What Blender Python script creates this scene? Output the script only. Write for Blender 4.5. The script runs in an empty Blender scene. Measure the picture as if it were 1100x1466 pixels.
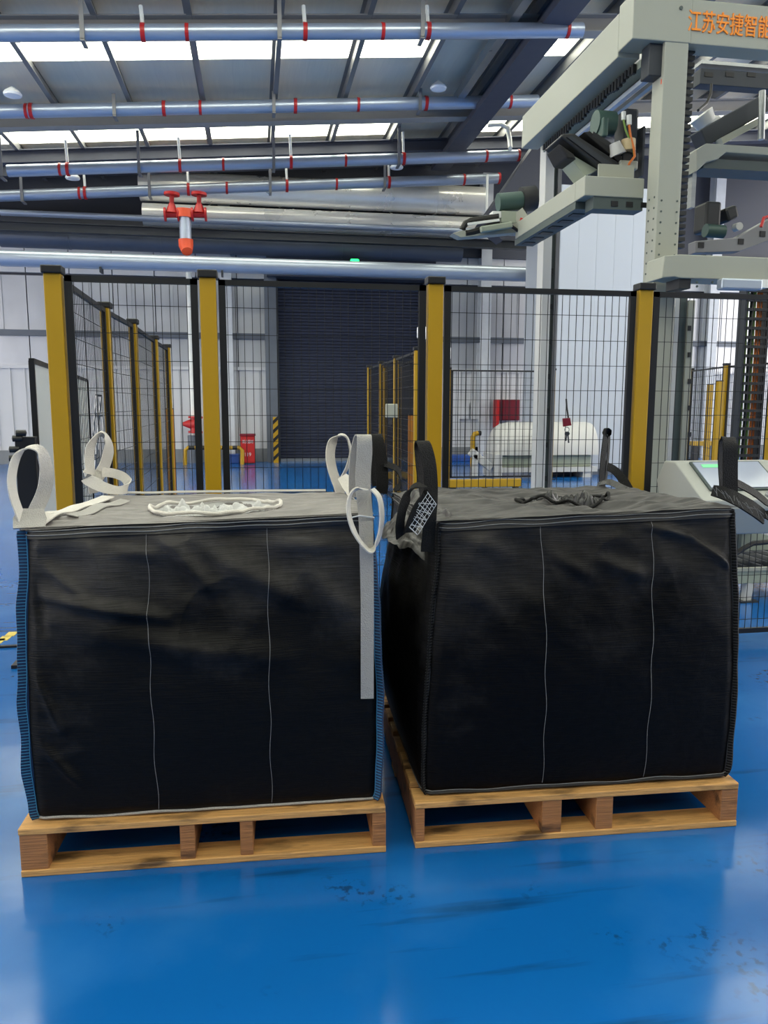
import bpy, math, random
from mathutils import Vector, Matrix, noise

random.seed(7)
S = bpy.context.scene
COL = S.collection
PI = math.pi

# ------------------------------------------------------------------ camera, world, exposure
PITCH, YAW, ROLL, H = math.radians(8.02), math.radians(9.5), math.radians(0.12), 1.5
FPX, CX, CY = 1100.0, 550.0, 733.0
fw = Vector((math.sin(YAW) * math.cos(PITCH), math.cos(YAW) * math.cos(PITCH), -math.sin(PITCH)))
rt0 = Vector((math.cos(YAW), -math.sin(YAW), 0))
up0 = rt0.cross(fw)
rt = rt0 * math.cos(ROLL) + up0 * math.sin(ROLL)
up = up0 * math.cos(ROLL) - rt0 * math.sin(ROLL)
EYE = Vector((0, 0, H))
cam = bpy.data.cameras.new('camera')
camo = bpy.data.objects.new('camera', cam)
COL.objects.link(camo)
camo.matrix_world = Matrix(((rt.x, up.x, -fw.x, 0), (rt.y, up.y, -fw.y, 0), (rt.z, up.z, -fw.z, H), (0, 0, 0, 1)))
cam.sensor_fit = 'VERTICAL'
cam.sensor_height = 36
cam.lens = FPX / 1466 * 36
cam.clip_start = .05
cam.clip_end = 200
S.camera = camo

w = bpy.data.worlds.new('world')
S.world = w
w.use_nodes = True
w.node_tree.nodes['Background'].inputs[0].default_value = (1, .97, .93, 1)
w.node_tree.nodes['Background'].inputs[1].default_value = 3.9

SKY_L = 8.0                      # radiance of the daylit translucent roof strips
S.view_settings.view_transform = 'Standard'
S.view_settings.look = 'None'
S.view_settings.gamma = 1
S.view_settings.use_curve_mapping = False
S.view_settings.exposure = 0.0


def at(px, py, Y):
    """the point of the plane y = Y seen at this pixel of the photograph"""
    d = fw + rt * ((px - CX) / FPX) - up * ((py - CY) / FPX)
    return EYE + d * (Y / d.y)


def atz(px, py, z):
    d = fw + rt * ((px - CX) / FPX) - up * ((py - CY) / FPX)
    return EYE + d * ((z - H) / d.z)


# ------------------------------------------------------------------ materials
def lin(c):
    return tuple((v / 255 / 12.92) if v <= 10 else ((v / 255 + .055) / 1.055) ** 2.4 for v in c)


MATS = {}


def mat(name, rgb, rough=.5, metal=0, var=.12, scale=6.0, bump=0, bscale=None, stretch=(1, 1, 1), emit=0, coat=0, spec=.5, rvar=.1, sheen=0):
    m = bpy.data.materials.new(name)
    m.use_nodes = True
    nt = m.node_tree
    N, L = nt.nodes, nt.links
    b = N['Principled BSDF']
    c = lin(rgb)
    b.inputs['Metallic'].default_value = metal
    b.inputs['Specular IOR Level'].default_value = spec
    b.inputs['Coat Weight'].default_value = coat
    b.inputs['Sheen Weight'].default_value = sheen
    tc = N.new('ShaderNodeTexCoord')
    mp = N.new('ShaderNodeMapping')
    mp.inputs['Scale'].default_value = stretch
    L.new(tc.outputs['Object'], mp.inputs['Vector'])
    nz = N.new('ShaderNodeTexNoise')
    nz.inputs['Scale'].default_value = scale
    nz.inputs['Detail'].default_value = 6
    L.new(mp.outputs[0], nz.inputs['Vector'])
    mx = N.new('ShaderNodeMix')
    mx.data_type = 'RGBA'
    L.new(nz.outputs['Fac'], mx.inputs['Factor'])
    mx.inputs['A'].default_value = (*[v * (1 - var) for v in c], 1)
    mx.inputs['B'].default_value = (*[min(1, v * (1 + var)) for v in c], 1)
    L.new(mx.outputs['Result'], b.inputs['Base Color'])
    mr = N.new('ShaderNodeMapRange')
    mr.inputs['To Min'].default_value = max(.02, rough - rvar)
    mr.inputs['To Max'].default_value = min(1, rough + rvar)
    L.new(nz.outputs['Fac'], mr.inputs['Value'])
    L.new(mr.outputs[0], b.inputs['Roughness'])
    if bump:
        n2 = N.new('ShaderNodeTexNoise')
        n2.inputs['Scale'].default_value = bscale or scale * 4
        n2.inputs['Detail'].default_value = 4
        L.new(mp.outputs[0], n2.inputs['Vector'])
        bp = N.new('ShaderNodeBump')
        bp.inputs['Strength'].default_value = bump
        bp.inputs['Distance'].default_value = .01
        L.new(n2.outputs['Fac'], bp.inputs['Height'])
        L.new(bp.outputs[0], b.inputs['Normal'])
    if emit:
        b.inputs['Emission Color'].default_value = (*c, 1)
        b.inputs['Emission Strength'].default_value = emit
    MATS[name] = m
    return m


mat('yellow', (172, 134, 10), .42, var=.06, scale=3)
mat('yellow_dark', (170, 130, 20), .5, var=.1)
mat('orange_post', (188, 118, 18), .45, var=.08)
mat('black', (14, 14, 16), .45, var=.2)
mat('wire', (18, 18, 20), .4, var=.1)
mat('machine', (157, 159, 147), .42, var=.04, scale=2)
mat('machine_dark', (70, 80, 78), .5)
mat('steel', (165, 168, 170), .32, metal=.85, var=.15, stretch=(1, 1, 8))
mat('dark_steel', (52, 56, 62), .5, metal=.3)
mat('motor_green', (58, 82, 76), .45)
mat('motor_black', (34, 35, 37), .45)
mat('belt', (24, 23, 22), .7)
mat('purlin', (120, 120, 122), .45, metal=.2, var=.15)
mat('beam', (150, 147, 143), .55, var=.08)
mat('beam_dark', (64, 67, 80), .6, var=.1)
mat('sheet', (248, 232, 208), .5, metal=.15, var=.08, scale=2, bump=.25, bscale=5, stretch=(6, .4, 1))
mat('skylight', (255, 255, 232), .5, var=.02, emit=SKY_L)
mat('galvanised', (180, 190, 206), .36, metal=.65, var=.08, stretch=(.5, 4, 4))
mat('main_pipe', (182, 192, 206), .36, metal=.6, var=.06, stretch=(.5, 4, 4))
mat('white_rod', (226, 228, 224), .4)
mat('red', (176, 28, 28), .45)
mat('orange', (226, 84, 46), .45)
mat('foil', (240, 238, 232), .3, metal=.5, var=.12, scale=1.6, bump=.5, bscale=3, rvar=.12)
mat('dull_duct', (92, 98, 110), .4, metal=.5, var=.15, scale=1.6, bump=.4, bscale=3)
mat('foil_wall', (184, 186, 192), .36, metal=.6, var=.15, scale=1.2, bump=.5, bscale=2.4, rvar=.12)
mat('white_panel', (198, 199, 203), .5, var=.04, scale=1.5)
mat('partition', (178, 184, 194), .55, var=.03, scale=.8)
mat('girt', (96, 102, 112), .5, metal=.3)
mat('dark_wall', (58, 62, 74), .6)
mat('door', (60, 64, 80), .8, var=.12, spec=.1)
mat('wall_column', (190, 194, 200), .5)
mat('skirting', (120, 124, 128), .6)
mat('blue_box', (40, 78, 150), .5)
mat('green_light', (40, 255, 120), .4, emit=2.5)
mat('lamp_white', (232, 234, 236), .35)
mat('fabric_white', (204, 199, 190), .75, var=.1, scale=30, bump=.5, bscale=260, sheen=.2)
mat('fabric_grey', (164, 161, 156), .75, var=.1, scale=30, bump=.6, bscale=260)
mat('thread', (120, 120, 120), .7, var=.3, scale=60)
mat('thread_dark', (58, 58, 60), .7, var=.3, scale=60)
mat('thread_white', (215, 215, 215), .7)
mat('thread_blue', (60, 130, 170), .7)
mat('seam_blue', (22, 48, 82), .6, var=.25, scale=40)
mat('strap_black', (11, 11, 11), .6, var=.5, scale=160, bump=.6, bscale=300, spec=.22)
mat('liner_pale', (182, 182, 180), .5, var=.2, scale=9, bump=.4, bscale=40)
mat('liner_black', (26, 26, 27), .28, var=.3, scale=12, bump=.4, bscale=40)
mat('console', (166, 168, 162), .45, var=.03)
mat('screen', (150, 158, 175), .15, var=.05, emit=.18)
mat('screen_green', (120, 220, 150), .2, emit=.4)
mat('frosted', (206, 210, 206), .4, var=.06, scale=2)
mat('tape_yellow', (214, 190, 90), .6, var=.3, scale=30)
mat('text_orange', (250, 146, 40), .5, var=.06)
mat('cable_orange', (206, 110, 40), .5)
mat('cable_green', (110, 140, 60), .5)
mat('beige', (190, 170, 130), .5)
mat('red_cabinet', (112, 18, 36), .4)
mat('hood', (192, 192, 190), .35, var=.02)
mat('grey_green', (150, 158, 142), .5)
mat('chain_black', (26, 28, 28), .5)


def bag_fabric(name, rgb, dust, spec=.5, yarn=(9, 9, 330), shoulder=0):
    """black woven polypropylene: fine horizontal yarns, pale dust, and an optional sheen painted in towards the top"""
    m = mat(name, rgb, .5, var=.25, scale=10, stretch=(1, 1, 6), rvar=.06)
    nt = m.node_tree
    N, L = nt.nodes, nt.links
    b = N['Principled BSDF']
    b.inputs['Specular IOR Level'].default_value = spec
    tc = N.new('ShaderNodeTexCoord')
    mp = N.new('ShaderNodeMapping')
    mp.inputs['Scale'].default_value = yarn
    L.new(tc.outputs['Object'], mp.inputs['Vector'])
    n2 = N.new('ShaderNodeTexNoise')
    n2.inputs['Scale'].default_value = 1
    n2.inputs['Detail'].default_value = 5
    L.new(mp.outputs[0], n2.inputs['Vector'])
    n3 = N.new('ShaderNodeTexNoise')
    n3.inputs['Scale'].default_value = 14
    n3.inputs['Detail'].default_value = 6
    n3.inputs['Distortion'].default_value = .6
    L.new(tc.outputs['Object'], n3.inputs['Vector'])
    ad = N.new('ShaderNodeMath')
    ad.operation = 'MULTIPLY_ADD'
    L.new(n3.outputs['Fac'], ad.inputs[0])
    ad.inputs[1].default_value = 1.2
    L.new(n2.outputs['Fac'], ad.inputs[2])
    bp = N.new('ShaderNodeBump')
    bp.inputs['Strength'].default_value = .55
    bp.inputs['Distance'].default_value = .004
    L.new(ad.outputs[0], bp.inputs['Height'])
    L.new(bp.outputs[0], b.inputs['Normal'])
    # fine pale dust between the yarns
    r = N.new('ShaderNodeMapRange')
    r.inputs['From Min'].default_value = .35
    r.inputs['From Max'].default_value = .8
    r.inputs['To Max'].default_value = dust
    L.new(n2.outputs['Fac'], r.inputs['Value'])
    fac = r.outputs[0]
    if shoulder:                          # filling dust in patches, doubling as painted top-lit sheen, stronger towards the top
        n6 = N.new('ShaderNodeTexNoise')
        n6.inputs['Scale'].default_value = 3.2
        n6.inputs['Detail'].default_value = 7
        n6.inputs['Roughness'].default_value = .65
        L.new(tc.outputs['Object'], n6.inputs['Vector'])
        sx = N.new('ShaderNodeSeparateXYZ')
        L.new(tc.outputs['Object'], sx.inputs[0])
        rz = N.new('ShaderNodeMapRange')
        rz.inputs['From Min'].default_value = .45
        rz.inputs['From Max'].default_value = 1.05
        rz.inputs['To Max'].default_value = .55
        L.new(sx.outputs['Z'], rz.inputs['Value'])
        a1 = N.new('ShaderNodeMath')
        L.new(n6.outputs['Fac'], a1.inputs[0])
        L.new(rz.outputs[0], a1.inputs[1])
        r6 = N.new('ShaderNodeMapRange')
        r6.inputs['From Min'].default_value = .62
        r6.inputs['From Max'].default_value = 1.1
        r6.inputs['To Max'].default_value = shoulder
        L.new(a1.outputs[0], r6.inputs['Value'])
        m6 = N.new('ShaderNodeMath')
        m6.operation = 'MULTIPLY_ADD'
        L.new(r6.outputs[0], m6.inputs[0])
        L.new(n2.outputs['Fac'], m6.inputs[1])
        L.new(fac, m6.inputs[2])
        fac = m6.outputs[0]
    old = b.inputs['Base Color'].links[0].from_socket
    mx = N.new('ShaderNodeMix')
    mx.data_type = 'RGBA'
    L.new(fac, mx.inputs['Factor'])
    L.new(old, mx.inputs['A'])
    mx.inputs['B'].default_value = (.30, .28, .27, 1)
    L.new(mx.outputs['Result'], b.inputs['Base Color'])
    return m


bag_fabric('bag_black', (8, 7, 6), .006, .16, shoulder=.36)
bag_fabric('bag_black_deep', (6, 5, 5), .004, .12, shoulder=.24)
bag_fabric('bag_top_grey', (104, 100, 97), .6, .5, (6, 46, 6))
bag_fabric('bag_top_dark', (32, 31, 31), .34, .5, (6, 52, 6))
mat('hem_dark', (34, 33, 34), .6, var=.4, scale=30)


def floor_material():
    m = mat('floor_epoxy', (9, 89, 160), .17, var=.1, scale=.9, rvar=.05, spec=.5)
    nt = m.node_tree
    N, L = nt.nodes, nt.links
    b = N['Principled BSDF']
    tc = N.new('ShaderNodeTexCoord')
    base = b.inputs['Base Color'].links[0].from_socket
    # scuffs: stretched dark scratches and patches of tyre marks
    prev = base
    for sc, st, lo, hi, col, fac in ((3.0, (.35, 4, 1), .60, .70, (.004, .035, .11, 1), .7), (34, (1, 1, 1), .52, .62, (.004, .03, .09, 1), .8), (1.3, (1, 1, 1), .5, .75, (.05, .22, .55, 1), .5)):
        mp = N.new('ShaderNodeMapping')
        mp.inputs['Scale'].default_value = st
        mp.inputs['Rotation'].default_value = (0, 0, .12)
        L.new(tc.outputs['Object'], mp.inputs['Vector'])
        n = N.new('ShaderNodeTexNoise')
        n.inputs['Scale'].default_value = sc
        n.inputs['Detail'].default_value = 8
        L.new(mp.outputs[0], n.inputs['Vector'])
        r = N.new('ShaderNodeMapRange')
        r.inputs['From Min'].default_value = lo
        r.inputs['From Max'].default_value = hi
        r.inputs['To Max'].default_value = fac
        L.new(n.outputs['Fac'], r.inputs['Value'])
        f = r.outputs[0]
        if sc == 34:                      # tyre prints only in a few places
            n4 = N.new('ShaderNodeTexNoise')
            n4.inputs['Scale'].default_value = 2.6
            L.new(tc.outputs['Object'], n4.inputs['Vector'])
            r4 = N.new('ShaderNodeMapRange')
            r4.inputs['From Min'].default_value = .6
            r4.inputs['From Max'].default_value = .66
            L.new(n4.outputs['Fac'], r4.inputs['Value'])
            mu = N.new('ShaderNodeMath')
            mu.operation = 'MULTIPLY'
            L.new(f, mu.inputs[0])
            L.new(r4.outputs[0], mu.inputs[1])
            f = mu.outputs[0]
        mx = N.new('ShaderNodeMix')
        mx.data_type = 'RGBA'
        L.new(f, mx.inputs['Factor'])
        L.new(prev, mx.inputs['A'])
        mx.inputs['B'].default_value = col
        prev = mx.outputs['Result']
    L.new(prev, b.inputs['Base Color'])
    n5 = N.new('ShaderNodeTexNoise')
    n5.inputs['Scale'].default_value = 5
    L.new(tc.outputs['Object'], n5.inputs['Vector'])
    bp = N.new('ShaderNodeBump')
    bp.inputs['Strength'].default_value = .06
    bp.inputs['Distance'].default_value = .02
    L.new(n5.outputs['Fac'], bp.inputs['Height'])
    L.new(bp.outputs[0], b.inputs['Normal'])


floor_material()


def wood(name, rgb):
    m = mat(name, rgb, .6, var=.45, scale=7, stretch=(1, 22, 22), bump=.4, bscale=9)
    nt = m.node_tree
    N, L = nt.nodes, nt.links
    b = N['Principled BSDF']
    old = b.inputs['Base Color'].links[0].from_socket
    tc = N.new('ShaderNodeTexCoord')
    mp = N.new('ShaderNodeMapping')
    mp.inputs['Scale'].default_value = (2.5, 9, 9)
    L.new(tc.outputs['Object'], mp.inputs['Vector'])
    n = N.new('ShaderNodeTexNoise')
    n.inputs['Scale'].default_value = 1.6
    n.inputs['Detail'].default_value = 7
    L.new(mp.outputs[0], n.inputs['Vector'])
    r = N.new('ShaderNodeMapRange')
    r.inputs['From Min'].default_value = .55
    r.inputs['From Max'].default_value = .68
    r.inputs['To Max'].default_value = .85
    L.new(n.outputs['Fac'], r.inputs['Value'])
    mx = N.new('ShaderNodeMix')
    mx.data_type = 'RGBA'
    L.new(r.outputs[0], mx.inputs['Factor'])
    L.new(old, mx.inputs['A'])
    mx.inputs['B'].default_value = (.05, .025, .01, 1)
    L.new(mx.outputs['Result'], b.inputs['Base Color'])
    return m


wood('wood', (204, 154, 92))
wood('wood_end', (166, 112, 66))


# ------------------------------------------------------------------ mesh helper
class MB:
    def __init__(s):
        s.v, s.f = [], []

    def add(s, vs, fs):
        k = len(s.v)
        s.v += [Vector(p) for p in vs]
        s.f += [tuple(k + i for i in f) for f in fs]
        return s

    def box(s, x0, x1, y0, y1, z0, z1):
        return s.add([(x0, y0, z0), (x1, y0, z0), (x1, y1, z0), (x0, y1, z0), (x0, y0, z1), (x1, y0, z1), (x1, y1, z1), (x0, y1, z1)],
                     [(3, 2, 1, 0), (4, 5, 6, 7), (0, 1, 5, 4), (1, 2, 6, 5), (2, 3, 7, 6), (3, 0, 4, 7)])

    def bar(s, a, b, wd, ht, upv=(0, 0, 1)):
        a, b = Vector(a), Vector(b)
        d = (b - a).normalized()
        u = Vector(upv)
        r = d.cross(u)
        if r.length < 1e-4:
            r = d.cross(Vector((0, 1, 0)))
        r.normalize()
        u = r.cross(d)
        r, u = r * wd / 2, u * ht / 2
        return s.add([a - r - u, a + r - u, a + r + u, a - r + u, b - r - u, b + r - u, b + r + u, b - r + u],
                     [(0, 1, 2, 3), (7, 6, 5, 4), (0, 4, 5, 1), (1, 5, 6, 2), (2, 6, 7, 3), (3, 7, 4, 0)])

    def tube(s, pts, r, seg=10, close=False):
        pts = [Vector(p) for p in pts]
        n = len(pts)
        k0 = len(s.v)
        ref = None
        for i, p in enumerate(pts):
            if close:
                d = pts[(i + 1) % n] - pts[i - 1]
            else:
                d = pts[min(i + 1, n - 1)] - pts[max(i - 1, 0)]
            d.normalize()
            if ref is None:
                ref = d.cross(Vector((0, 0, 1)))
                if ref.length < .1:
                    ref = d.cross(Vector((0, 1, 0)))
            ref = (ref - d * ref.dot(d)).normalized()
            q = d.cross(ref)
            rr = r[i] if isinstance(r, (list, tuple)) else r
            for j in range(seg):
                t = 2 * PI * j / seg
                s.v.append(p + (ref * math.cos(t) + q * math.sin(t)) * rr)
        for i in range(n if close else n - 1):
            a, b = k0 + i * seg, k0 + ((i + 1) % n) * seg
            for j in range(seg):
                s.f.append((a + j, a + (j + 1) % seg, b + (j + 1) % seg, b + j))
        if not close:
            s.f.append(tuple(k0 + j for j in reversed(range(seg))))
            s.f.append(tuple(k0 + (n - 1) * seg + j for j in range(seg)))
        return s

    def lathe(s, c, prof, seg=20, axis=(0, 0, 1)):
        a = Vector(axis).normalized()
        u = a.cross(Vector((0, 1, 0)))
        if u.length < .1:
            u = a.cross(Vector((1, 0, 0)))
        u.normalize()
        q = a.cross(u)
        k = len(s.v)
        c = Vector(c)
        for (r, h) in prof:
            for j in range(seg):
                t = 2 * PI * j / seg
                s.v.append(c + a * h + (u * math.cos(t) + q * math.sin(t)) * max(r, 1e-4))
        for i in range(len(prof) - 1):
            for j in range(seg):
                s.f.append((k + i * seg + j, k + i * seg + (j + 1) % seg, k + (i + 1) * seg + (j + 1) % seg, k + (i + 1) * seg + j))
        s.f.append(tuple(k + j for j in reversed(range(seg))))
        s.f.append(tuple(k + (len(prof) - 1) * seg + j for j in range(seg)))
        return s

    def prism(s, pts, d):
        """closed outline (3D points of one plane) pushed along the vector d"""
        pts = [Vector(p) for p in pts]
        d = Vector(d)
        n = len(pts)
        nv = sum(((pts[i] - pts[0]).cross(pts[(i + 1) % n] - pts[0]) for i in range(n)), Vector())
        if nv.dot(d) > 0:
            pts.reverse()
        return s.add(pts + [p + d for p in pts], [tuple(range(n)), tuple(reversed(range(n, 2 * n)))] +
                     [(i, i + n, (i + 1) % n + n, (i + 1) % n) for i in range(n)])

    def ribbon(s, pts, wv, wid, th=.004, sub=5, close=False):
        """a flat strap: centre line, one width direction per point, rectangular section"""
        pts = [Vector(p) for p in pts]
        if isinstance(wv[0], (int, float)):
            wv = [wv] * len(pts)
        wv = [Vector(q).normalized() for q in wv]
        if not isinstance(wid, (list, tuple)):
            wid = [wid] * len(pts)
        n = len(pts)
        P, Wv, Wd = [], [], []

        def cr(a, b, c, d, t):
            return .5 * ((2 * b) + (c - a) * t + (2 * a - 5 * b + 4 * c - d) * t * t + (3 * b - a - 3 * c + d) * t ** 3)
        for i in range(n - 1):
            a, b, c, d = pts[max(i - 1, 0)], pts[i], pts[i + 1], pts[min(i + 2, n - 1)]
            for k in range(sub):
                t = k / sub
                P.append(cr(a, b, c, d, t))
                Wv.append(wv[i].lerp(wv[i + 1], t))
                Wd.append(wid[i] * (1 - t) + wid[i + 1] * t)
        P.append(pts[-1]); Wv.append(wv[-1]); Wd.append(wid[-1])
        m = len(P)
        k0 = len(s.v)
        for i in range(m):
            d = (P[min(i + 1, m - 1)] - P[max(i - 1, 0)]).normalized()
            x = Wv[i] - d * Wv[i].dot(d)
            x = x.normalized() if x.length > 1e-3 else d.orthogonal().normalized()
            y = d.cross(x)
            x, y = x * Wd[i] / 2, y * th / 2
            s.v += [P[i] - x - y, P[i] + x - y, P[i] + x + y, P[i] - x + y]
        for i in range(m - 1):
            a, b = k0 + 4 * i, k0 + 4 * i + 4
            for j in range(4):
                s.f.append((a + j, a + (j + 1) % 4, b + (j + 1) % 4, b + j))
        s.f.append((k0 + 3, k0 + 2, k0 + 1, k0))
        e = k0 + 4 * (m - 1)
        s.f.append((e, e + 1, e + 2, e + 3))
        return s

    def mesh(s, name, material, inv=None, smooth=False):
        me = bpy.data.meshes.new(name)
        vs = [inv @ p for p in s.v] if inv is not None else s.v
        me.from_pydata([tuple(p) for p in vs], [], s.f)
        me.materials.append(MATS[material])
        if smooth:
            me.polygons.foreach_set('use_smooth', [True] * len(me.polygons))
            me.set_sharp_from_angle(angle=math.radians(38))
        me.update()
        return me

    def build(s, name, material, parent=None, smooth=False, bevel=0, label=None, kind=None):
        inv = WORLD[parent.name].inverted() if parent is not None else None
        o = bpy.data.objects.new(name, s.mesh(name, material, inv, smooth))
        COL.objects.link(o)
        if parent is not None:
            o.parent = parent
            WORLD[o.name] = WORLD[parent.name]
        else:
            WORLD[o.name] = Matrix()
        if bevel:
            md = o.modifiers.new('bevel', 'BEVEL')
            md.width = bevel
            md.segments = 2
            md.limit_method = 'ANGLE'
        if label:
            o['label'] = label
        if kind:
            o['kind'] = kind
        return o


WORLD = {}


def tag(o, label, cat, group=None):
    o['label'] = label
    o['category'] = cat
    if group:
        o['group'] = group
    return o


def thing(name, label, cat, loc, rz=0, group=None):
    o = bpy.data.objects.new(name, None)
    o.empty_display_size = .1
    COL.objects.link(o)
    o.location = loc
    o.rotation_euler = (0, 0, rz)
    WORLD[o.name] = Matrix.Translation(Vector(loc)) @ Matrix.Rotation(rz, 4, 'Z')
    return tag(o, label, cat, group)


def setting(name, loc=(0, 0, 0)):
    o = bpy.data.objects.new(name, None)
    COL.objects.link(o)
    o.location = loc
    o['kind'] = 'structure'
    WORLD[o.name] = Matrix.Translation(Vector(loc))
    return o


def struct(name, mb, material, **k):
    return mb.build(name, material, kind='structure', **k)


def piece(name, me, loc, parent):
    """a light piece sharing its mesh with others; loc in world space"""
    o = bpy.data.objects.new(name, me)
    COL.objects.link(o)
    o.parent = parent
    o.location = WORLD[parent.name].inverted() @ Vector(loc)
    return o


# ------------------------------------------------------------------ the hall: floor, back wall, roof
struct('floor', MB().box(-16, 22, -8, 20.6, -.2, 0), 'floor_epoxy')

WY = 20.3
SLOPE = .08
Z0 = 6.88                                    # underside of the roof beams at x = 0


def zr(x, off=0):
    return Z0 + SLOPE * x + off


wb = setting('wall_back', (0, WY, 0))
struct_parts = []
DX0, DX1 = .62, 4.45                          # the roller door opening


def wall_box(x0, x1, z0, z1, y0=0, y1=.12):
    return MB().box(x0, x1, WY + y0, WY + y1, z0, z1)


# core of the wall, behind the cladding
wall_box(-16, DX0 - .05, 0, 8.6, .1, .3).build('wall_core', 'dark_wall', wb)
wall_box(DX1 + .05, 22, 0, 8.6, .1, .3).build('wall_core', 'dark_wall', wb)
wall_box(DX0 - .05, DX1 + .05, 4.6, 8.6, .1, .3).build('wall_core', 'dark_wall', wb)


def ribbed(x0, x1, z0, z1, ribs, depth):
    m = MB()
    m.box(x0 + .012, x1 - .012, WY, WY + .1, z0, z1)
    for i in range(ribs):
        x = x0 + (i + .5) * (x1 - x0) / ribs
        m.box(x - .025, x + .025, WY - depth, WY, z0, z1)
    return m


low = ribbed(0, 1, 0, 2.34, 3, .03)
lowme = MB().box(.012, .988, 0, .1, .34, 2.34)
for i in range(3):
    lowme.box((i + .5) / 3 - .02, (i + .5) / 3 + .02, -.03, 0, .34, 2.34)
lowme = lowme.mesh('wall_panel', 'white_panel')
midme = MB().box(.012, .988, 0, .1, 2.42, 3.12).mesh('foil_panel', 'foil_wall')
upme = MB().box(.012, .988, 0, .1, 3.26, 4.55)
upme.box(.40, .44, -.02, 0, 3.26, 4.55)
upme = upme.mesh('foil_panel', 'foil_wall')
topme = MB().box(.012, .988, 0, .1, 4.62, 5.3).mesh('foil_panel', 'white_panel')
for k in range(-14, 21):
    x = k - .38
    if x + .5 < DX0 or x + .5 > DX1:
        piece('wall_panel', lowme, (x, WY, 0), wb)
        piece('foil_panel', midme, (x, WY, 0), wb)
        piece('foil_panel', upme, (x, WY, 0), wb)
        piece('upper_panel', topme, (x, WY, 0), wb)
wall_box(-16, DX0, 2.34, 2.42, -.05, .1).build('girt', 'white_panel', wb)
wall_box(DX1, 22, 2.34, 2.42, -.05, .1).build('girt', 'white_panel', wb)
wall_box(-16, DX0, 3.12, 3.26, -.1, .1).build('girt', 'girt', wb)
wall_box(DX1, 22, 3.12, 3.26, -.1, .1).build('girt', 'girt', wb)
wall_box(-16, 22, 5.3, 5.55, -.08, .1).build('girt', 'dark_wall', wb)
struct('baseboard_back', MB().box(-16, DX0 - .1, WY - .03, WY + .02, 0, .34).box(DX1 + .1, 22, WY - .03, WY + .02, 0, .34), 'skirting')
# steel columns on the wall
for px in (326, 690, 1010):
    X = at(px, 500, WY).x
    struct('wall_column', MB().box(X - .14, X + .14, WY - .32, WY - .29, 0, zr(X)).box(X - .14, X + .14, WY - .03, WY, 0, zr(X)).box(X - .02, X + .02, WY - .3, WY - .02, 0, zr(X)), 'wall_column')
struct('door_column', MB().box(DX0 - .32, DX0 - .02, WY - .3, WY, 0, 4.7), 'girt')
struct('wall_column', MB().box(8.72, 9.0, WY - .35, WY - .05, 2.6, 5.2), 'beam_dark')

struct('wall_light_block', MB().box(-16, 22, -8.2, -8, 0, 9.5), 'girt')  # unseen wall behind the camera, added to block world light from the bag fronts

# roller door
dr = setting('door_1', (0, WY, 0))
m = MB()
nsl = 58
for i in range(nsl):
    z = 4.62 * i / nsl
    h = 4.62 / nsl
    m.add([(DX0, WY + .06, z), (DX1, WY + .06, z), (DX1, WY + .03, z + h * .1), (DX0, WY + .03, z + h * .1), (DX1, WY + .015, z + h * .62), (DX0, WY + .015, z + h * .62), (DX1, WY + .06, z + h * 1.0), (DX0, WY + .06, z + h * 1.0)],
          [(0, 1, 2, 3), (3, 2, 4, 5), (5, 4, 6, 7)])
m.build('slats', 'door', dr, kind='stuff')
MB().box(DX0 - .25, DX1 + .2, WY - .5, WY, 4.62, 5.5).build('shutter_box', 'dark_wall', dr, bevel=.02)
MB().box(DX0 - .06, DX0 + .03, WY - .08, WY + .08, 0, 4.62).build('guide_rail', 'dark_steel', dr)
MB().box(DX1 - .03, DX1 + .06, WY - .08, WY + .08, 0, 4.62).build('guide_rail', 'dark_steel', dr)
MB().box(DX0, DX1, WY - .01, WY + .07, 0, .07).build('bottom_bar', 'steel', dr)
# dim wall area above the door with its long ventilation plenum
struct('trim_1', MB().box(-16, 5.9, WY - .26, WY, 5.62, 6.0), 'dark_wall')

# roof: sheets between the purlins, translucent strips, beams, purlins
PX = [.48 + 1.325 * k for k in range(-9, 12)]
BEAMS = [-6.2, -2.5, 1.2, 4.9, 8.6, 12.3, 15.95, 18.0, 18.93]
ceil = setting('ceiling')


def slab(x0, x1, y0, y1, off, th=.05):
    z0, z1 = zr(x0, off), zr(x1, off)
    return MB().add([(x0, y0, z0), (x1, y0, z1), (x1, y1, z1), (x0, y1, z0), (x0, y0, z0 + th), (x1, y0, z1 + th), (x1, y1, z1 + th), (x0, y1, z0 + th)],
                    [(3, 2, 1, 0), (4, 5, 6, 7), (0, 1, 5, 4), (1, 2, 6, 5), (2, 3, 7, 6), (3, 0, 4, 7)])


SK = [(-5.3, -4.2), (-1.6, -.5), (2.1, 3.2), (5.8, 6.9), (9.5, 10.6), (13.35, 14.3), (17.3, 18.3)]
rows, y = [], -7.0
for a, b in SK:
    rows.append((y, a, 0))
    rows.append((a, b, 1))
    y = b
rows.append((y, WY + .3, 0))
for (a, b, sk) in rows:
    me = None
    for i in range(len(PX) - 1):
        x0, x1 = PX[i], PX[i + 1]
        lit = sk and (-6.3 < x0 < 2.9 or 4.2 < x0 < 12)
        key = 'lit' if lit else 'sheet'
        base = slab(0, 1.325, a, b, .5)
        if me is None:
            me = {}
        if key not in me:
            q = slab(-.6625, .6625, a, b, 0)
            for p in q.v:
                p.z -= Z0
            me[key] = q.mesh('roof_sheet', 'skylight' if lit else 'sheet')
        xm = (x0 + x1) / 2
        piece('skylight' if lit else 'roof_sheet', me[key], (xm, 0, zr(xm, .46)), ceil)
for X in PX:
    z = zr(X, .46)
    q = MB().box(X - .012, X + .012, -7, WY, z - .2, z - .002)
    q.box(X - .012, X + .07, -7, WY, z - .215, z - .195).box(X - .07, X + .012, -7, WY, z - .02, z - .004)
    struct('roof_purlin', q, 'purlin')
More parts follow.
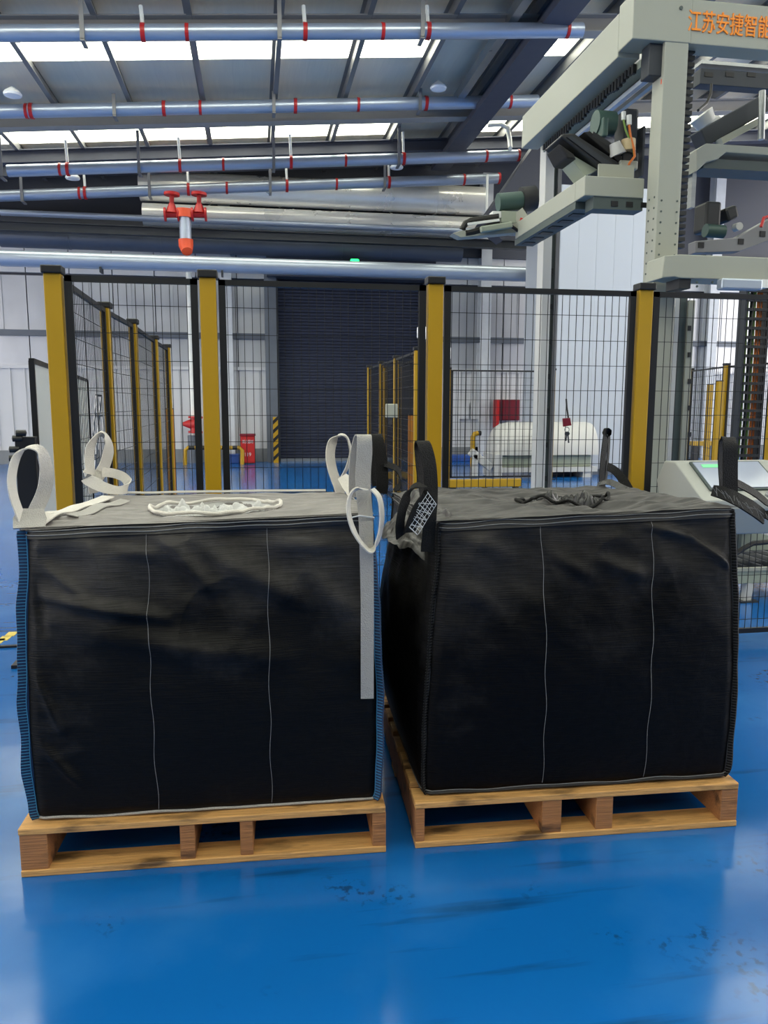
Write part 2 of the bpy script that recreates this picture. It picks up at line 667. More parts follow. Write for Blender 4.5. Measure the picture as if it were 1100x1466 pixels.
for i, Y in enumerate(BEAMS):
    x0, x1 = -12, 16.5
    q = MB()
    for (a, b, ya, yb) in ((0, .02, 0, .26), (.24, .26, 0, .26), (.02, .24, .12, .14)):
        q.add([(x0, Y + ya, zr(x0, a)), (x1, Y + ya, zr(x1, a)), (x1, Y + yb, zr(x1, a)), (x0, Y + yb, zr(x0, a)),
               (x0, Y + ya, zr(x0, b)), (x1, Y + ya, zr(x1, b)), (x1, Y + yb, zr(x1, b)), (x0, Y + yb, zr(x0, b))],
              [(3, 2, 1, 0), (4, 5, 6, 7), (0, 1, 5, 4), (1, 2, 6, 5), (2, 3, 7, 6), (3, 0, 4, 7)])
    struct('roof_beam', q, 'beam' if i < 7 else 'beam_dark')
# the deep longitudinal girder on the right and the raking brace below it
struct('ridge_girder', MB().box(4.36, 4.78, -7, 19.2, zr(4.5, -.12), zr(4.5, .0)).box(4.5, 4.64, -7, 19.2, zr(4.5), zr(4.5, .3)), 'beam_dark')
struct('raking_column', MB().bar(at(800, 190, 17.2), at(700, 335, 17.2), .62, .5, (0, 1, 0)), 'beam_dark')
struct('trim_2', MB().box(3.98, 4.12, -7, 15.6, zr(4.05, .12), zr(4.05, .3)), 'steel')

# ------------------------------------------------------------------ services under the roof
def roof_pipe(y_px, Y, r, label, x0, x1, straps, rods, bands, zx=300, lit='galvanised'):
    c = at(zx, y_px, Y)
    z = lambda X: c.z + SLOPE * (X - c.x)
    X0, X1 = at(x0, 100, Y).x if x0 > 0 else -9.5, at(x1, 150, Y).x
    t = thing('sprinkler_pipe', label, 'pipe', (c.x, Y, c.z), group='sprinkler pipes under the roof')
    MB().tube([(X0, Y, z(X0)), (X1, Y, z(X1))], r, 16).build('pipe', lit, t, smooth=True)
    for px in straps:
        X = at(px, y_px, Y).x
        q = MB()
        q.box(X - .03, X + .03, Y - r - .03, Y - r - .01, z(X) - r - .03, zr(X, .3))
        q.box(X - .03, X + .03, Y - r - .03, Y + r + .02, z(X) - r - .05, z(X) - r - .02)
        q.build('hanger', 'purlin', t)
    for px in rods:
        X = at(px, y_px, Y).x
        MB().tube([(X, Y, z(X) + r * .6), (X - .02, Y, zr(X, .18))], .028, 8).build('drop_rod', 'white_rod', t, smooth=True)
        MB().tube([(X - .03, Y, z(X)), (X + .03, Y, z(X))], r * 1.16, 14).build('clamp', 'red', t, smooth=True)
    for px in bands:
        X = at(px, y_px, Y).x
        MB().tube([(X - .025, Y, z(X)), (X + .025, Y, z(X))], r * 1.1, 14).build('coupling', 'red', t, smooth=True)
    return t


roof_pipe(46, 11.9, .105, 'silver sprinkler pipe highest in the view, in front of the lit roof strips', 0, 830, (120, 400, 603), (205, 437, 613), (268, 548, 812))
roof_pipe(154, 15.4, .115, 'silver sprinkler pipe below the long row of bright roof strips', 0, 770, (165, 392, 600), (45, 235, 423, 610), (38, 287, 513, 730))
roof_pipe(236, 17.3, .115, 'bluish sprinkler pipe below the second, thinner row of bright strips', 2, 745, (4, 200, 392, 570), (97, 258, 417, 578), (86, 320, 495, 696, 742))
roof_pipe(270, 18.79, .12, 'lowest sloping sprinkler pipe, just above the foil clad ducts', 0, 718, (33, 215, 387, 550), (122, 270, 411, 557), (114, 325, 482, 664, 714))
# return bend joining pipe and roof beside the gantry
q = thing('pipe_bend', 'white pipe with a bend dropping to the bluish sprinkler pipe beside the grey gantry', 'pipe', at(725, 200, 17.4))
MB().tube([at(698, 179, 17.4), at(718, 178, 17.4), at(727, 183, 17.4), at(730, 200, 17.4), at(731, 212, 17.25)], .05, 10).build('bend', 'white_rod', q, smooth=True)
MB().tube([at(698, 250, 18.5), at(697, 312, 18.5)], .03, 8).build('riser', 'white_rod', q, smooth=True)


def wall_pipe(name, label, cat, pa, pb, Y, r, material, bands=(), x_end=None, **k):
    a, b = at(*pa, Y), at(*pb, Y)
    z = (a.z + b.z) / 2
    t = thing(name, label, cat, (a.x, Y, z))
    MB().tube([(a.x if pa[0] > 0 else -10, Y, z), (x_end or b.x, Y, z)], r, 24).build('pipe' if 'pipe' in name else 'duct_body', material, t, smooth=True)
    for px in bands:
        X = at(px, pa[1], Y).x
        MB().tube([(X - .02, Y, z), (X + .02, Y, z)], r * 1.04, 24).build('joint_band', material, t, smooth=True)
    return t, z


t, zz = wall_pipe('fire_main_pipe', 'thick pale blue main pipe running level above the fence and the dark roller door', 'pipe', (1, 372), (770, 391), 18.0, .17, 'main_pipe')
for px in (145, 318):
    X = at(px, 380, 18).x
    MB().box(X - .02, X + .02, 17.86, 18.14, zz - .25, zz - .14).build('bracket', 'dark_steel', t)
wall_pipe('air_duct', 'upper silver foil clad air duct below the sloping roof beam', 'duct', (200, 262), (692, 292), 19.6, .34, 'foil', (300, 400, 480, 560, 625), at(692, 292, 19.6).x)
wall_pipe('air_duct', 'lower silver foil clad air duct, beneath its wider twin', 'duct', (205, 304), (690, 330), 19.6, .26, 'foil', (300, 420, 500, 560, 620))
wall_pipe('air_duct', 'dull dark silver duct running low above the roller door', 'duct', (1, 342), (660, 357), 19.65, .25, 'dull_duct', (100, 230, 330, 490, 560))
wall_pipe('thin_pipe', 'slim silver pipe passing behind the red valves', 'pipe', (1, 306), (760, 333), 19.2, .07, 'galvanised', (60, 420, 600))
q = MB()
a, b = at(0, 322, 19.0), at(770, 350, 19.0)
z = (a.z + b.z) / 2 - .03
q.box(-10, b.x + .8, 18.9, 19.1, z - .10, z - .08).box(-10, b.x + .8, 18.9, 19.1, z + .08, z + .10).box(-10, b.x + .8, 18.98, 19.02, z - .08, z + .08)
struct('crane_beam', q, 'dark_steel')

# the orange standpipe with two red valves
t = thing('valve_manifold', 'orange and grey standpipe with a pair of red valves high on the back wall', 'pipe', at(265, 330, 18.2))
Y = 18.2
MB().tube([at(265, 306, Y), at(266, 346, Y)], .13, 14).build('stem', 'galvanised', t, smooth=True)
MB().tube([at(265, 300, Y), at(265, 312, Y)], .19, 14).build('collar', 'orange', t, smooth=True)
MB().tube([at(266, 343, Y), at(266.5, 352, Y), at(268, 360, Y - .1)], [.16, .16, .12], 14).build('elbow', 'orange', t, smooth=True)
MB().tube([at(236, 307, Y), at(296, 307, Y)], .07, 10).build('cross_pipe', 'red', t, smooth=True)
for x in (246, 285):
    q = MB().tube([at(x, 276, Y), at(x, 280, Y)], .17, 14).tube([at(x, 280, Y), at(x, 306, Y)], [.05, .05], 10)
    q.tube([at(x, 291, Y), at(x, 305, Y)], [.06, .14], 10)
    q.tube([at(x - 11, 307, Y), at(x - 8, 307, Y)], .15, 12).tube([at(x + 8, 307, Y), at(x + 11, 307, Y)], .15, 12)
    q.build('valve', 'red', t, smooth=True)


def lamp(px, py, Y, label):
    c = at(px, py, Y)
    t = thing('ceiling_lamp', label, 'lamp', c, group='hanging lamps under the roof')
    MB().lathe(c, [(.02, .10), (.05, .08), (.13, .02), (.155, -.02), (.14, -.05), (.05, -.07)], 18).build('shade', 'lamp_white', t, smooth=True)
    MB().tube([c + Vector((0, 0, .1)), (c.x, c.y, zr(c.x, .3))], .015, 6).build('rod', 'white_rod', t)


lamp(18, 133, 14.9, 'white hanging lamp at the far left end of the brightest strips')
lamp(628, 124, 14.9, 'white hanging lamp just right of the brightest roof strips')
lamp(104, 253, 18.2, 'small white hanging lamp between the two lowest sloping pipes, over the corner fence post')
lamp(568, 238, 18.2, 'small white hanging lamp between the two lowest sloping pipes, left of the gantry')

t = thing('exit_light', 'small glowing green emergency light above the roller door', 'light', at(508, 376, 18.6))
MB().box(*sum(([p - .10, p + .10] for p in (at(508, 376, 18.6).x,)), []), 18.55, 18.65, at(508, 380, 18.6).z, at(508, 371, 18.6).z).build('lit_panel', 'green_light', t, bevel=.02)
c = at(508, 376, 18.6)
MB().box(c.x - .22, c.x + .26, 18.65, 20.06, c.z - .12, c.z + .02).build('housing', 'motor_black', t)

# ------------------------------------------------------------------ things along the back wall
def px_box(x0, x1, y0, y1, Y, depth):
    a, b = at(x0, y1, Y), at(x1, y0, Y)
    return MB().box(a.x, b.x, Y, Y + depth, a.z, b.z)


def text(body, width, height, material, loc, parent, name, rz=0, align='CENTER'):
    cu = bpy.data.curves.new('t', 'FONT')
    cu.body = body
    cu.extrude = .004
    cu.offset = .003
    o = bpy.data.objects.new('t', cu)
    COL.objects.link(o)
    bpy.context.view_layer.update()
    dg = bpy.context.evaluated_depsgraph_get()
    me = bpy.data.meshes.new_from_object(o.evaluated_get(dg))
    bpy.data.objects.remove(o)
    xs = [v.co.x for v in me.vertices]
    ys = [v.co.y for v in me.vertices]
    sx, sy = width / (max(xs) - min(xs)), height / (max(ys) - min(ys))
    cx, cy = (max(xs) + min(xs)) / 2, (max(ys) + min(ys)) / 2
    inv = WORLD[parent.name].inverted()
    M = Matrix.Translation(Vector(loc)) @ Matrix.Rotation(rz, 4, 'Z')
    for v in me.vertices:
        v.co = inv @ (M @ Vector(((v.co.x - cx) * sx, -v.co.z, (v.co.y - cy) * sy)))
    me.materials.clear()
    me.materials.append(MATS[material])
    ob = bpy.data.objects.new(name, me)
    COL.objects.link(ob)
    ob.parent = parent
    return ob


# hose valve on a white riser
X = at(277, 600, 20.0).x
t = thing('riser_pipe', 'white vertical riser pipe with a red hose valve behind the second front post', 'pipe', (X, 20.05, 0))
MB().tube([(X, 20.05, .7), (X, 20.05, 4.9)], .07, 12).build('riser', 'white_rod', t, smooth=True)
MB().tube([(X, 20.05, 0), (X, 20.05, .7)], .16, 12).build('riser_base', 'girt', t, smooth=True)
Y = 19.9
q = MB().tube([at(280, 597, Y), at(280, 619, Y)], .13, 12).tube([at(279, 607, Y), at(261, 607, Y)], [.17, .04], 10).tube([at(280, 596, Y), at(280, 599, Y)], .18, 12).tube([at(280, 617, Y), at(280, 620, Y)], .18, 12)
q.build('hose_valve', 'red', t, smooth=True)

# hoop guard
t = thing('hoop_barrier', 'yellow and black low hoop barrier standing in front of the white riser pipe', 'barrier', atz(305, 662, 0))
Y = 19.4
pts = [at(265, 662, Y), at(265, 645, Y), at(269, 641, Y), at(343, 641, Y), at(347, 645, Y), at(347, 662, Y)]
pts[0].z = pts[-1].z = 0
MB().tube(pts, .05, 10).build('hoop', 'yellow', t, smooth=True)
for x0, x1 in ((270, 279), (287, 297), (318, 326), (333, 340)):
    MB().tube([at(x0, 641, Y), at(x1, 641, Y)], .053, 10).build('black_band', 'black', t)
for x in (302,):
    p = at(x, 641, Y)
    MB().tube([p, (p.x, p.y, 0)], .05, 10).build('upright', 'yellow', t, smooth=True)
t = thing('storage_box', 'blue box on the floor behind the hoop barrier', 'box', (at(333, 660, 19.9).x, 19.9, 0))
q = px_box(322, 343, 652, 660, 19.7, .4)
for p in q.v:
    p.z = max(p.z, 0) if p.z > .1 else 0
q.build('box_body', 'blue_box', t, bevel=.02)
px_box(321, 344, 650.5, 652.5, 19.68, .44).build('box_lid', 'blue_box', t)

# fire extinguisher cabinet
X0, X1 = at(345, 650, 19.5).x, at(365.5, 650, 19.5).x
t = thing('extinguisher_cabinet', 'red fire extinguisher cabinet with white lettering standing beside the hoop barrier', 'cabinet', ((X0 + X1) / 2, 19.5, 0))
MB().box(X0, X1, 19.5, 19.75, .02, .70).build('cabinet_body', 'red', t, bevel=.015)
MB().box(X0 - .02, X1 + .02, 19.47, 19.77, .70, .75).build('cabinet_top', 'red_cabinet', t)
MB().box(X0 + .02, X1 - .02, 19.485, 19.5, .05, .66).build('cabinet_door', 'red', t)
text('消火器材', .27, .09, 'white_panel', ((X0 + X1) / 2, 19.48, .56), t, 'lettering')
text('119', .15, .09, 'white_panel', ((X0 + X1) / 2, 19.48, .24), t, 'lettering')

# striped guard at the door column
X0, X1 = at(391, 600, 19.8).x, at(398, 600, 19.8).x
t = thing('corner_guard', 'yellow and black striped corner guard at the left edge of the roller door', 'guard', (X0, 19.8, 0))
MB().box(X0, X1, 19.8, 19.9, 0, 1.16).build('guard_body', 'yellow', t)
for k in range(5):
    z = .05 + .23 * k
    MB().prism([(X0 - .002, 19.795, z), (X1 + .002, 19.795, z + .12), (X1 + .002, 19.795, z + .22), (X0 - .002, 19.795, z + .1)], (0, .008, 0)).build('black_stripe', 'black', t)

# red hydrant cabinet
t = thing('hydrant_cabinet', 'dark red hydrant cabinet on the back wall above the white rounded machine', 'cabinet', at(730, 590, 19.0))
px_box(714, 745, 572, 602, 19.9, .35).build('cabinet_body', 'red_cabinet', t, bevel=.02)
px_box(720, 743, 575, 600, 19.87, .03).build('cabinet_door', 'red_cabinet', t)
px_box(711, 715.5, 572, 612, 19.6, .3).build('cabinet_side', 'red', t)
t = thing('notice_board', 'small pale notice panels fixed to the back wall behind the yellow post', 'sign', at(672, 590, 20.1))
for x in (659, 674):
    px_box(x, x + 13, 576, 600, 20.2, .06).build('notice', 'white_panel', t)

# white partition on the right behind the gantry
x0, x1 = at(797, 500, 15.5).x, at(948, 500, 15.5).x
struct('partition_wall', MB().box(x0, x1, 15.5, 17.5, .12, 5.9), 'partition')
struct('baseboard_right', MB().box(x0 - .02, x1 + .02, 15.47, 17.5, 0, .12), 'girt')
pw = bpy.data.objects['partition_wall']
n = 6
for i in range(n):
    a = x0 + (x1 - x0) * i / n
    MB().box(a + .002, a + (x1 - x0) / n - .002, 15.475, 15.5, .14, 5.88).build('partition_panel', 'partition', pw)

# ------------------------------------------------------------------ rounded white machine by the partition
Y = 14.9
t = thing('stretch_hood_machine', 'white rounded machine with a hooded drum, in front of the white partition', 'machine', (at(780, 690, Y).x, Y, 0))
a, b = at(712, 632, Y), at(858, 632, Y)
R = .52
prof = []
hood = MB()
seg = 18
xs = [(a.x, .3), (a.x + .03, .62), (a.x + .1, .82), (a.x + .22, .95), (a.x + .4, 1), (b.x - .1, 1), (b.x, .97)]
for (x, k) in xs:
    for j in range(seg + 1):
        th = PI * j / seg
        hood.v.append(Vector((x, Y + .5 - math.cos(th) * R * k, .47 + math.sin(th) * .66 * k)))
for i in range(len(xs) - 1):
    for j in range(seg):
        p = i * (seg + 1) + j
        hood.f.append((p, p + 1, p + seg + 2, p + seg + 1))
hood.f.append(tuple(range(seg + 1)))
hood.f.append(tuple(reversed(range((len(xs) - 1) * (seg + 1), len(xs) * (seg + 1)))))
for i in range(len(xs) - 1):
    hood.f.append((i * (seg + 1), (i + 1) * (seg + 1), (i + 1) * (seg + 1) + seg, i * (seg + 1) + seg))
hood.build('hood', 'hood', t, smooth=True)
MB().box(a.x + .15, b.x - .1, Y + .1, Y + .9, .22, .46).build('lower_body', 'grey_green', t, bevel=.03)
MB().box(a.x + .1, b.x, Y + .02, Y + 1, .12, .22).build('base_plate', 'hood', t)
MB().box(a.x - .02, a.x + .14, Y + .05, Y + .9, 0, .5).build('stand', 'hood', t, bevel=.02)
MB().box(b.x - .3, b.x - .1, Y + .05, Y + .9, 0, .14).build('stand', 'hood', t)
MB().bar((a.x - .5, Y + .2, .55), (a.x - .05, Y + .2, .2), .12, .16).build('feed_arm', 'hood', t, bevel=.02)
MB().bar((a.x - .4, Y + .2, 0), (a.x - .4, Y + .2, .5), .12, .12).build('feed_leg', 'hood', t, bevel=.02)
MB().box(at(770, 620, Y).x, at(776, 620, Y).x, Y - .06, Y, .68, .78).build('marker', 'red_cabinet', t)
t = thing('pipe_guard', 'yellow bent pipe guard left of the white rounded machine', 'guard', (at(677, 662, 18).x, 18, 0))
MB().tube([(at(677, 660, 18).x, 18, 0), (at(677, 660, 18).x, 18, .72), (at(679, 660, 18).x, 18, .78), (at(684, 660, 18).x, 18, .8)], .06, 10).build('bent_tube', 'yellow', t, smooth=True)
MB().tube([(at(684, 660, 18).x, 18, .8), (at(688, 660, 18).x, 18, .8)], .062, 10).build('black_band', 'black', t)
t = thing('plinth', 'low blue cabinet at the foot of the back wall behind the yellow posts', 'cabinet', (at(660, 660, 19.6).x, 19.6, 0))
MB().box(at(646, 660, 19.6).x, at(693, 660, 19.6).x, 19.6, 20.1, 0, .16).build('plinth_body', 'blue_box', t, bevel=.02)

# ------------------------------------------------------------------ safety fences
FZ = 2.155


def fence_post(run, p, d, n, wd=.085, dp=.06, top=FZ, cap=True):
    """one yellow post with base plate; d along the run, n across it"""
    o = MB()
    a, b = Vector((p.x, p.y, .012)), Vector((p.x, p.y, top))
    o.bar(a, b, wd, dp, n)
    po = o.build('post', 'yellow', run, bevel=.004)
    MB().bar((p.x, p.y, 0), (p.x, p.y, .012), wd * 1.9, dp * 2.4, n).build('base_plate', 'black', po)
    if cap:
        MB().bar(b, b + Vector((0, 0, .04)), wd * 1.22, dp * 1.5, n).build('post_cap', 'black', po, bevel=.006)
    return po


def fence_panel(run, p0, p1, z0=.06, z1=FZ - .005, sv=.0435, sh=.143, fr=.03, rw=.0016, fw_=.036):
    d = (p1 - p0)
    L_ = d.length
    d.normalize()
    up_ = Vector((0, 0, 1))
    q = MB()
    a, b = p0 + d * fw_ / 2, p1 - d * fw_ / 2
    q.bar(a + up_ * z0, a + up_ * z1, fw_, .025, d.cross(up_))
    q.bar(b + up_ * z0, b + up_ * z1, fw_, .025, d.cross(up_))
    q.bar(p0 + up_ * (z1 - fr / 2), p1 + up_ * (z1 - fr / 2), .025, fr)
    q.bar(p0 + up_ * (z0 + fr / 2), p1 + up_ * (z0 + fr / 2), .025, fr)
    fo = q.build('panel_frame', 'black', run)
    q = MB()
    k = sv
    while k < L_ - .02:
        c = p0 + d * k
        q.bar(c + up_ * (z0 + .01), c + up_ * (z1 - .01), rw * 2, rw * 2)
        k += sv
    k = z1 - sh
    while k > z0 + .03:
        q.bar(p0 + up_ * k + d * .01, p1 + up_ * k - d * .01, rw * 2, rw * 2)
        k -= sh
    q.build('wire_mesh', 'wire', fo, kind='stuff')
    return fo


def fence_run(label, pts, width=.085, depth=.06, gap=.012, top=FZ, skip_first=False, **k):
    pts = [Vector((p[0], p[1], 0)) for p in pts]
    run = thing('safety_fence', label, 'fence', pts[0])
    for i, p in enumerate(pts):
        d = (pts[min(i + 1, len(pts) - 1)] - pts[max(i - 1, 0)]).normalized()
        n = d.cross(Vector((0, 0, 1)))
        if not (skip_first and i == 0):
            fence_post(run, p, d, n, width, depth, top)
        if i + 1 < len(pts):
            dd = (pts[i + 1] - p).normalized()
            fence_panel(run, p + dd * (width / 2 + gap), pts[i + 1] - dd * (width / 2 + gap), z1=top - .005, **k)
    return run


FY = 4.3
fx = [at(px, 420, FY).x for px in (77.5, 298, 623, 923)]
fx.append(fx[-1] + 1.25)
front = fence_run('black mesh safety fence with yellow posts running right behind the two black bags', [(x, FY) for x in fx])
left_pts = [(fx[0] + .02, FY)] + [(atz(px, py, FZ + .04).x, atz(px, py, FZ + .04).y) for px, py in ((150, 433), (190, 457), (221, 480.5), (239.5, 493))]
fence_run('mesh safety fence receding to the back from the corner post on the far left', left_pts, skip_first=True, sv=.05)
inner = [(atz(px, py, FZ + .04).x, atz(px, py, FZ + .04).y) for px, py in ((597, 497), (567, 509), (546, 517), (528.5, 523))]
fence_run('mesh safety fence with four yellow posts seen in front of the roller door', inner, sv=.08, rw=.0025)
fence_run('second mesh fence standing close behind the four post fence by the roller door', [(x + .32, y + .1) for x, y in inner[1:]], sv=.09, rw=.0025)
Y = 14.6
fence_run('mesh safety fence crossing in front of the back wall, left of the gantry rear column', [(at(641.5, 600, Y).x, Y), (at(790, 600, Y).x, Y)], width=.09, sv=.1, rw=.003)
# further fence seen through the front mesh at the far right
p1, p2 = atz(1041, 520, FZ + .04), atz(1110, 514, FZ + .04)
p0 = atz(990, 527, FZ + .04)
fence_run('far mesh safety fence with yellow posts seen at the right through the front mesh', [(p2.x, p2.y), (p1.x, p1.y), (p0.x, p0.y)], width=.11, sv=.1, rw=.003)


def bollard(px, ytop, ybot, Y, wd, label, name='light_curtain_post', material='orange_post', extra=True):
    c = at(px, ybot, Y)
    z = at(px, ytop, Y).z
    t = thing(name, label, 'post', (c.x, Y, 0))
    MB().box(c.x - wd / 2, c.x + wd / 2, Y - .04, Y + .04, .01, z).build('profile', material, t, bevel=.006)
    MB().box(c.x - wd, c.x + wd, Y - .09, Y + .09, 0, .01).build('base_plate', 'black', t)
    MB().box(c.x - wd / 2, c.x + wd / 2, Y - .04, Y + .04, z, z + .015).build('end_cap', 'black', t)
    return t


bollard(247, 586, 700, 10.4, .09, 'short orange yellow post at the far end of the left receding fence')
bollard(588, 594, 690, 10.6, .075, 'short orange post beside the nearest post of the four post fence')
bollard(1022, 546, 690, 11.7, .09, 'slim yellow post left of the tallest yellow post in the far right fence', material='yellow')
bollard(1009, 551, 690, 13.6, .1, 'yellow post furthest left within the far right fence', material='yellow')


def guard_rail(xa, xb, Y, z0, z1, label):
    A, B = at(xa, 690, Y), at(xb, 690, Y)
    t = thing('kick_rail', label, 'rail', ((A.x + B.x) / 2, Y, 0))
    MB().box(A.x, B.x, Y - .05, Y + .05, z0, z1).build('rail', 'yellow', t, bevel=.01)
    for k in range(3):
        x = A.x + .1 + (B.x - A.x - .2) * k / 2
        MB().box(x - .04, x + .04, Y - .06, Y + .06, 0, z0).build('rail_foot', 'black', t)


guard_rail(553, 606, 14.9, .03, .17, 'low yellow kick rail on the floor in front of the roller door')
guard_rail(641, 746, 13.2, .03, .17, 'low yellow kick rail on the floor in front of the white rounded machine')
guard_rail(986, 1034, 15.2, .62, .72, 'yellow barrier rail behind the far right fence posts')
guard_rail(986, 1030, 11.2, .12, .42, 'broad yellow low barrier beneath the other rail at the far right')


def beacon(px, yt, yb, Y, label):
    a, b = at(px, yb, Y), at(px, yt, Y)
    t = thing('beacon', label, 'lamp', a)
    MB().tube([a, (a.x, Y, a.z + (b.z - a.z) * .35)], .022, 10).build('stalk', 'white_rod', t, smooth=True)
    h = b.z - a.z
    MB().lathe((a.x, Y, a.z + h * .35), [(.045, 0), (.062, .03), (.062, h * .55), (.045, h * .65)], 14).build('lens', 'lamp_white', t, smooth=True)


c0 = Vector((inner[0][0], inner[0][1], FZ + .04))
beacon(604, 467, 497, c0.y, 'white signal lamp on the nearest post of the four post fence')
beacon(641, 496, 526, 14.6, 'white signal lamp on the yellow post left of the white machine')
t = thing('control_box', 'small grey switch box fixed to a yellow post in front of the roller door', 'box', (inner[1][0] - .05, inner[1][1] - .1, 0))
b = at(561, 588, inner[1][1] - .1)
MB().box(b.x - .09, b.x + .08, b.y - .08, b.y + .03, b.z - .1, b.z + .1).build('enclosure', 'machine', t, bevel=.015)
MB().tube([(b.x - .02, b.y, b.z - .1), (b.x - .02, b.y, b.z - .2)], .02, 8).build('cable_gland', 'black', t)

# frosted panel and dark stand left of the corner post
t = thing('frosted_screen', 'pale frosted screen in a black frame left of the corner fence post', 'screen', (at(45, 800, 4.75).x, 4.75, 0))
A, B = atz(45, 516.5, 1.74), atz(124, 545, 1.74)
A2, B2 = Vector((A.x, A.y, .05)), Vector((B.x, B.y, .05))
d = (B - A).normalized()
nrm = Vector((d.y, -d.x, 0))
MB().prism([A2, B2, B, A], nrm * .006).build('sheet', 'frosted', t)
q = MB().bar(A2, A, .03, .03, d).bar(B2, B, .04, .03, d).bar(A, B, .03, .03).bar(A2, B2, .03, .03)
q.build('frame', 'black', t)
c = at(38, 680, 4.6)
t = thing('black_stand', 'black upright stand with clamp fittings in front of the frosted screen', 'stand', (c.x, 4.6, 0))
zt = at(38, 625, 4.6).z
MB().bar((c.x, 4.6, .02), (c.x + .01, 4.6, zt), .11, .05, (0, 1, 0)).build('upright', 'black', t, bevel=.004)
MB().box(c.x - .12, c.x + .12, 4.5, 4.7, 0, .02).build('foot', 'black', t)
for k, (dx, z) in enumerate(((-.03, zt - .01), (-.05, zt - .07), (-.01, zt + .02), (-.055, zt - .12))):
    MB().lathe((c.x + dx, 4.58, z), [(.0, -.03), (.018, -.025), (.018, .025), (.0, .03)], 10, (1, .2, 0)).build('clamp', 'motor_black', t, smooth=True)

# key tag hanging on the front mesh
ky0 = FY - .02
t = thing('key_tag', 'red key tag with small keys hanging on a black cord from the front mesh', 'keys', at(812, 604, ky0))
MB().tube([at(811, 571, ky0), at(812, 584, ky0), at(814, 598, ky0)], .005, 6).build('cord', 'black', t)
a, b = at(806, 610, ky0), at(818, 598, ky0)
MB().prism([at(806, 599, ky0), at(817, 598, ky0), at(819, 609, ky0), at(807, 611, ky0)], (0, .01, 0)).build('tag_plate', 'red_cabinet', t, bevel=.003)
c = at(812, 615, ky0)
MB().tube([c + Vector((math.cos(k * PI / 8) * .014, 0, math.sin(k * PI / 8) * .014)) for k in range(16)], .0028, 6, close=True).build('key_ring', 'steel', t)
for dx, ln in ((-.006, .05), (.012, .062)):
    q = MB().bar(c + Vector((dx * .3, -.004, -.016)), c + Vector((dx, -.004, -.016 - ln)), .008, .003, (0, 1, 0))
    q.lathe(c + Vector((dx * .4, -.004, -.024)), [(.012, 0), (.012, .003)], 10, (0, 1, 0))
    q.build('key', 'dark_steel', t)
# folding ladder behind the receding fence
ly = 10.6
t = thing('folding_ladder', 'thin grey folding ladder standing behind the left receding fence', 'ladder', (at(135, 700, ly).x, ly, 0))
la, lb = at(138, 566, ly), at(122, 700, ly)
lb.z = .01
lc = at(150, 700, ly)
lc.z = .01
for off in (0, .3):
    o_ = Vector((0, off, 0))
    MB().tube([la + o_, lb + o_], .013, 8).build('rail', 'steel', t, smooth=True)
    MB().tube([la + o_, lc + o_], .013, 8).build('rail', 'steel', t, smooth=True)
for k in range(1, 6):
    for e in (lb, lc):
        p_ = la.lerp(e, k / 6)
        MB().tube([p_, p_ + Vector((0, .3, 0))], .012, 8).build('rung', 'steel', t, smooth=True)
MB().tube([la, la + Vector((0, .3, 0))], .014, 8).build('hinge_bar', 'dark_steel', t, smooth=True)
# floor marks and the dark strip at far left
q = MB()
for px, py in ((-2, 918), (7, 914), (16, 908)):
    c = atz(px, py, 0)
    q.box(c.x - .03, c.x + .03, c.y - .05, c.y + .05, 0, .002)
tag(q.build('floor_tape', 'tape_yellow', kind='stuff'), 'worn yellow tape marks on the floor at the far left', 'tape')
c = atz(5, 927, 0)
tag(MB().box(c.x - 1.2, c.x + .4, c.y - .015, c.y + .015, 0, .012).build('floor_strip', 'black'), 'thin dark strip lying on the floor left of the left bag', 'strip')

# ------------------------------------------------------------------ gantry palletizer
GY = 5.0
g = thing('gantry_machine', 'tall pale grey gantry machine with orange lettering towering behind the fence', 'machine', (2.77, GY, 0))
CXL, CXR = 2.685, 2.853
col = MB().box(CXL, CXR, GY, GY + .15, .02, 3.86).build('front_column', 'machine', g, bevel=.006)
MB().box(CXL - .08, CXR + .08, GY - .06, GY + .22, 0, .02).build('foot_plate', 'machine_dark', col)
q = MB()
for k in range(8):
    z = 2.36 + .07 * k
    for x in (CXL + .03, CXR - .025):
        if x < CXL + .05 or k < 8:
            q.lathe((x, GY + .001, z), [(.007, 0), (.007, .004)], 8, (0, -1, 0))
    for y in (GY + .04, GY + .11):
        q.lathe((CXL + .001, y, z + .03), [(.007, 0), (.007, .004)], 8, (-1, 0, 0))
q.build('bolts', 'machine_dark', col, kind='stuff')
ztop = at(998, 0, GY).z
zbot = at(983, 62, GY).z
XL = at(905, 60, GY).x
XE = 2.86
hb = MB().box(XL, XE, GY - .005, GY + .2, zbot, ztop + .02).build('corner_block', 'machine', g, bevel=.006)
tb = MB().box(XE, 6.2, GY, GY + .16, zbot, ztop + .005).build('top_beam', 'machine', g, bevel=.006)
ta, tb2 = at(985, 30, GY), at(1104, 36, GY)
zt0 = at(1042, 38, GY).z
text('江苏安捷智能', (tb2.x - ta.x), .135, 'text_orange', ((ta.x + tb2.x) / 2, GY - .004, (at(1040, 20, GY).z + at(1042, 49, GY).z) / 2 + .0), tb, 'lettering')
MB().lathe((2.78, GY - .006, ztop - .06), [(.012, 0), (.012, .006)], 10, (0, -1, 0)).build('bolt', 'machine_dark', hb)
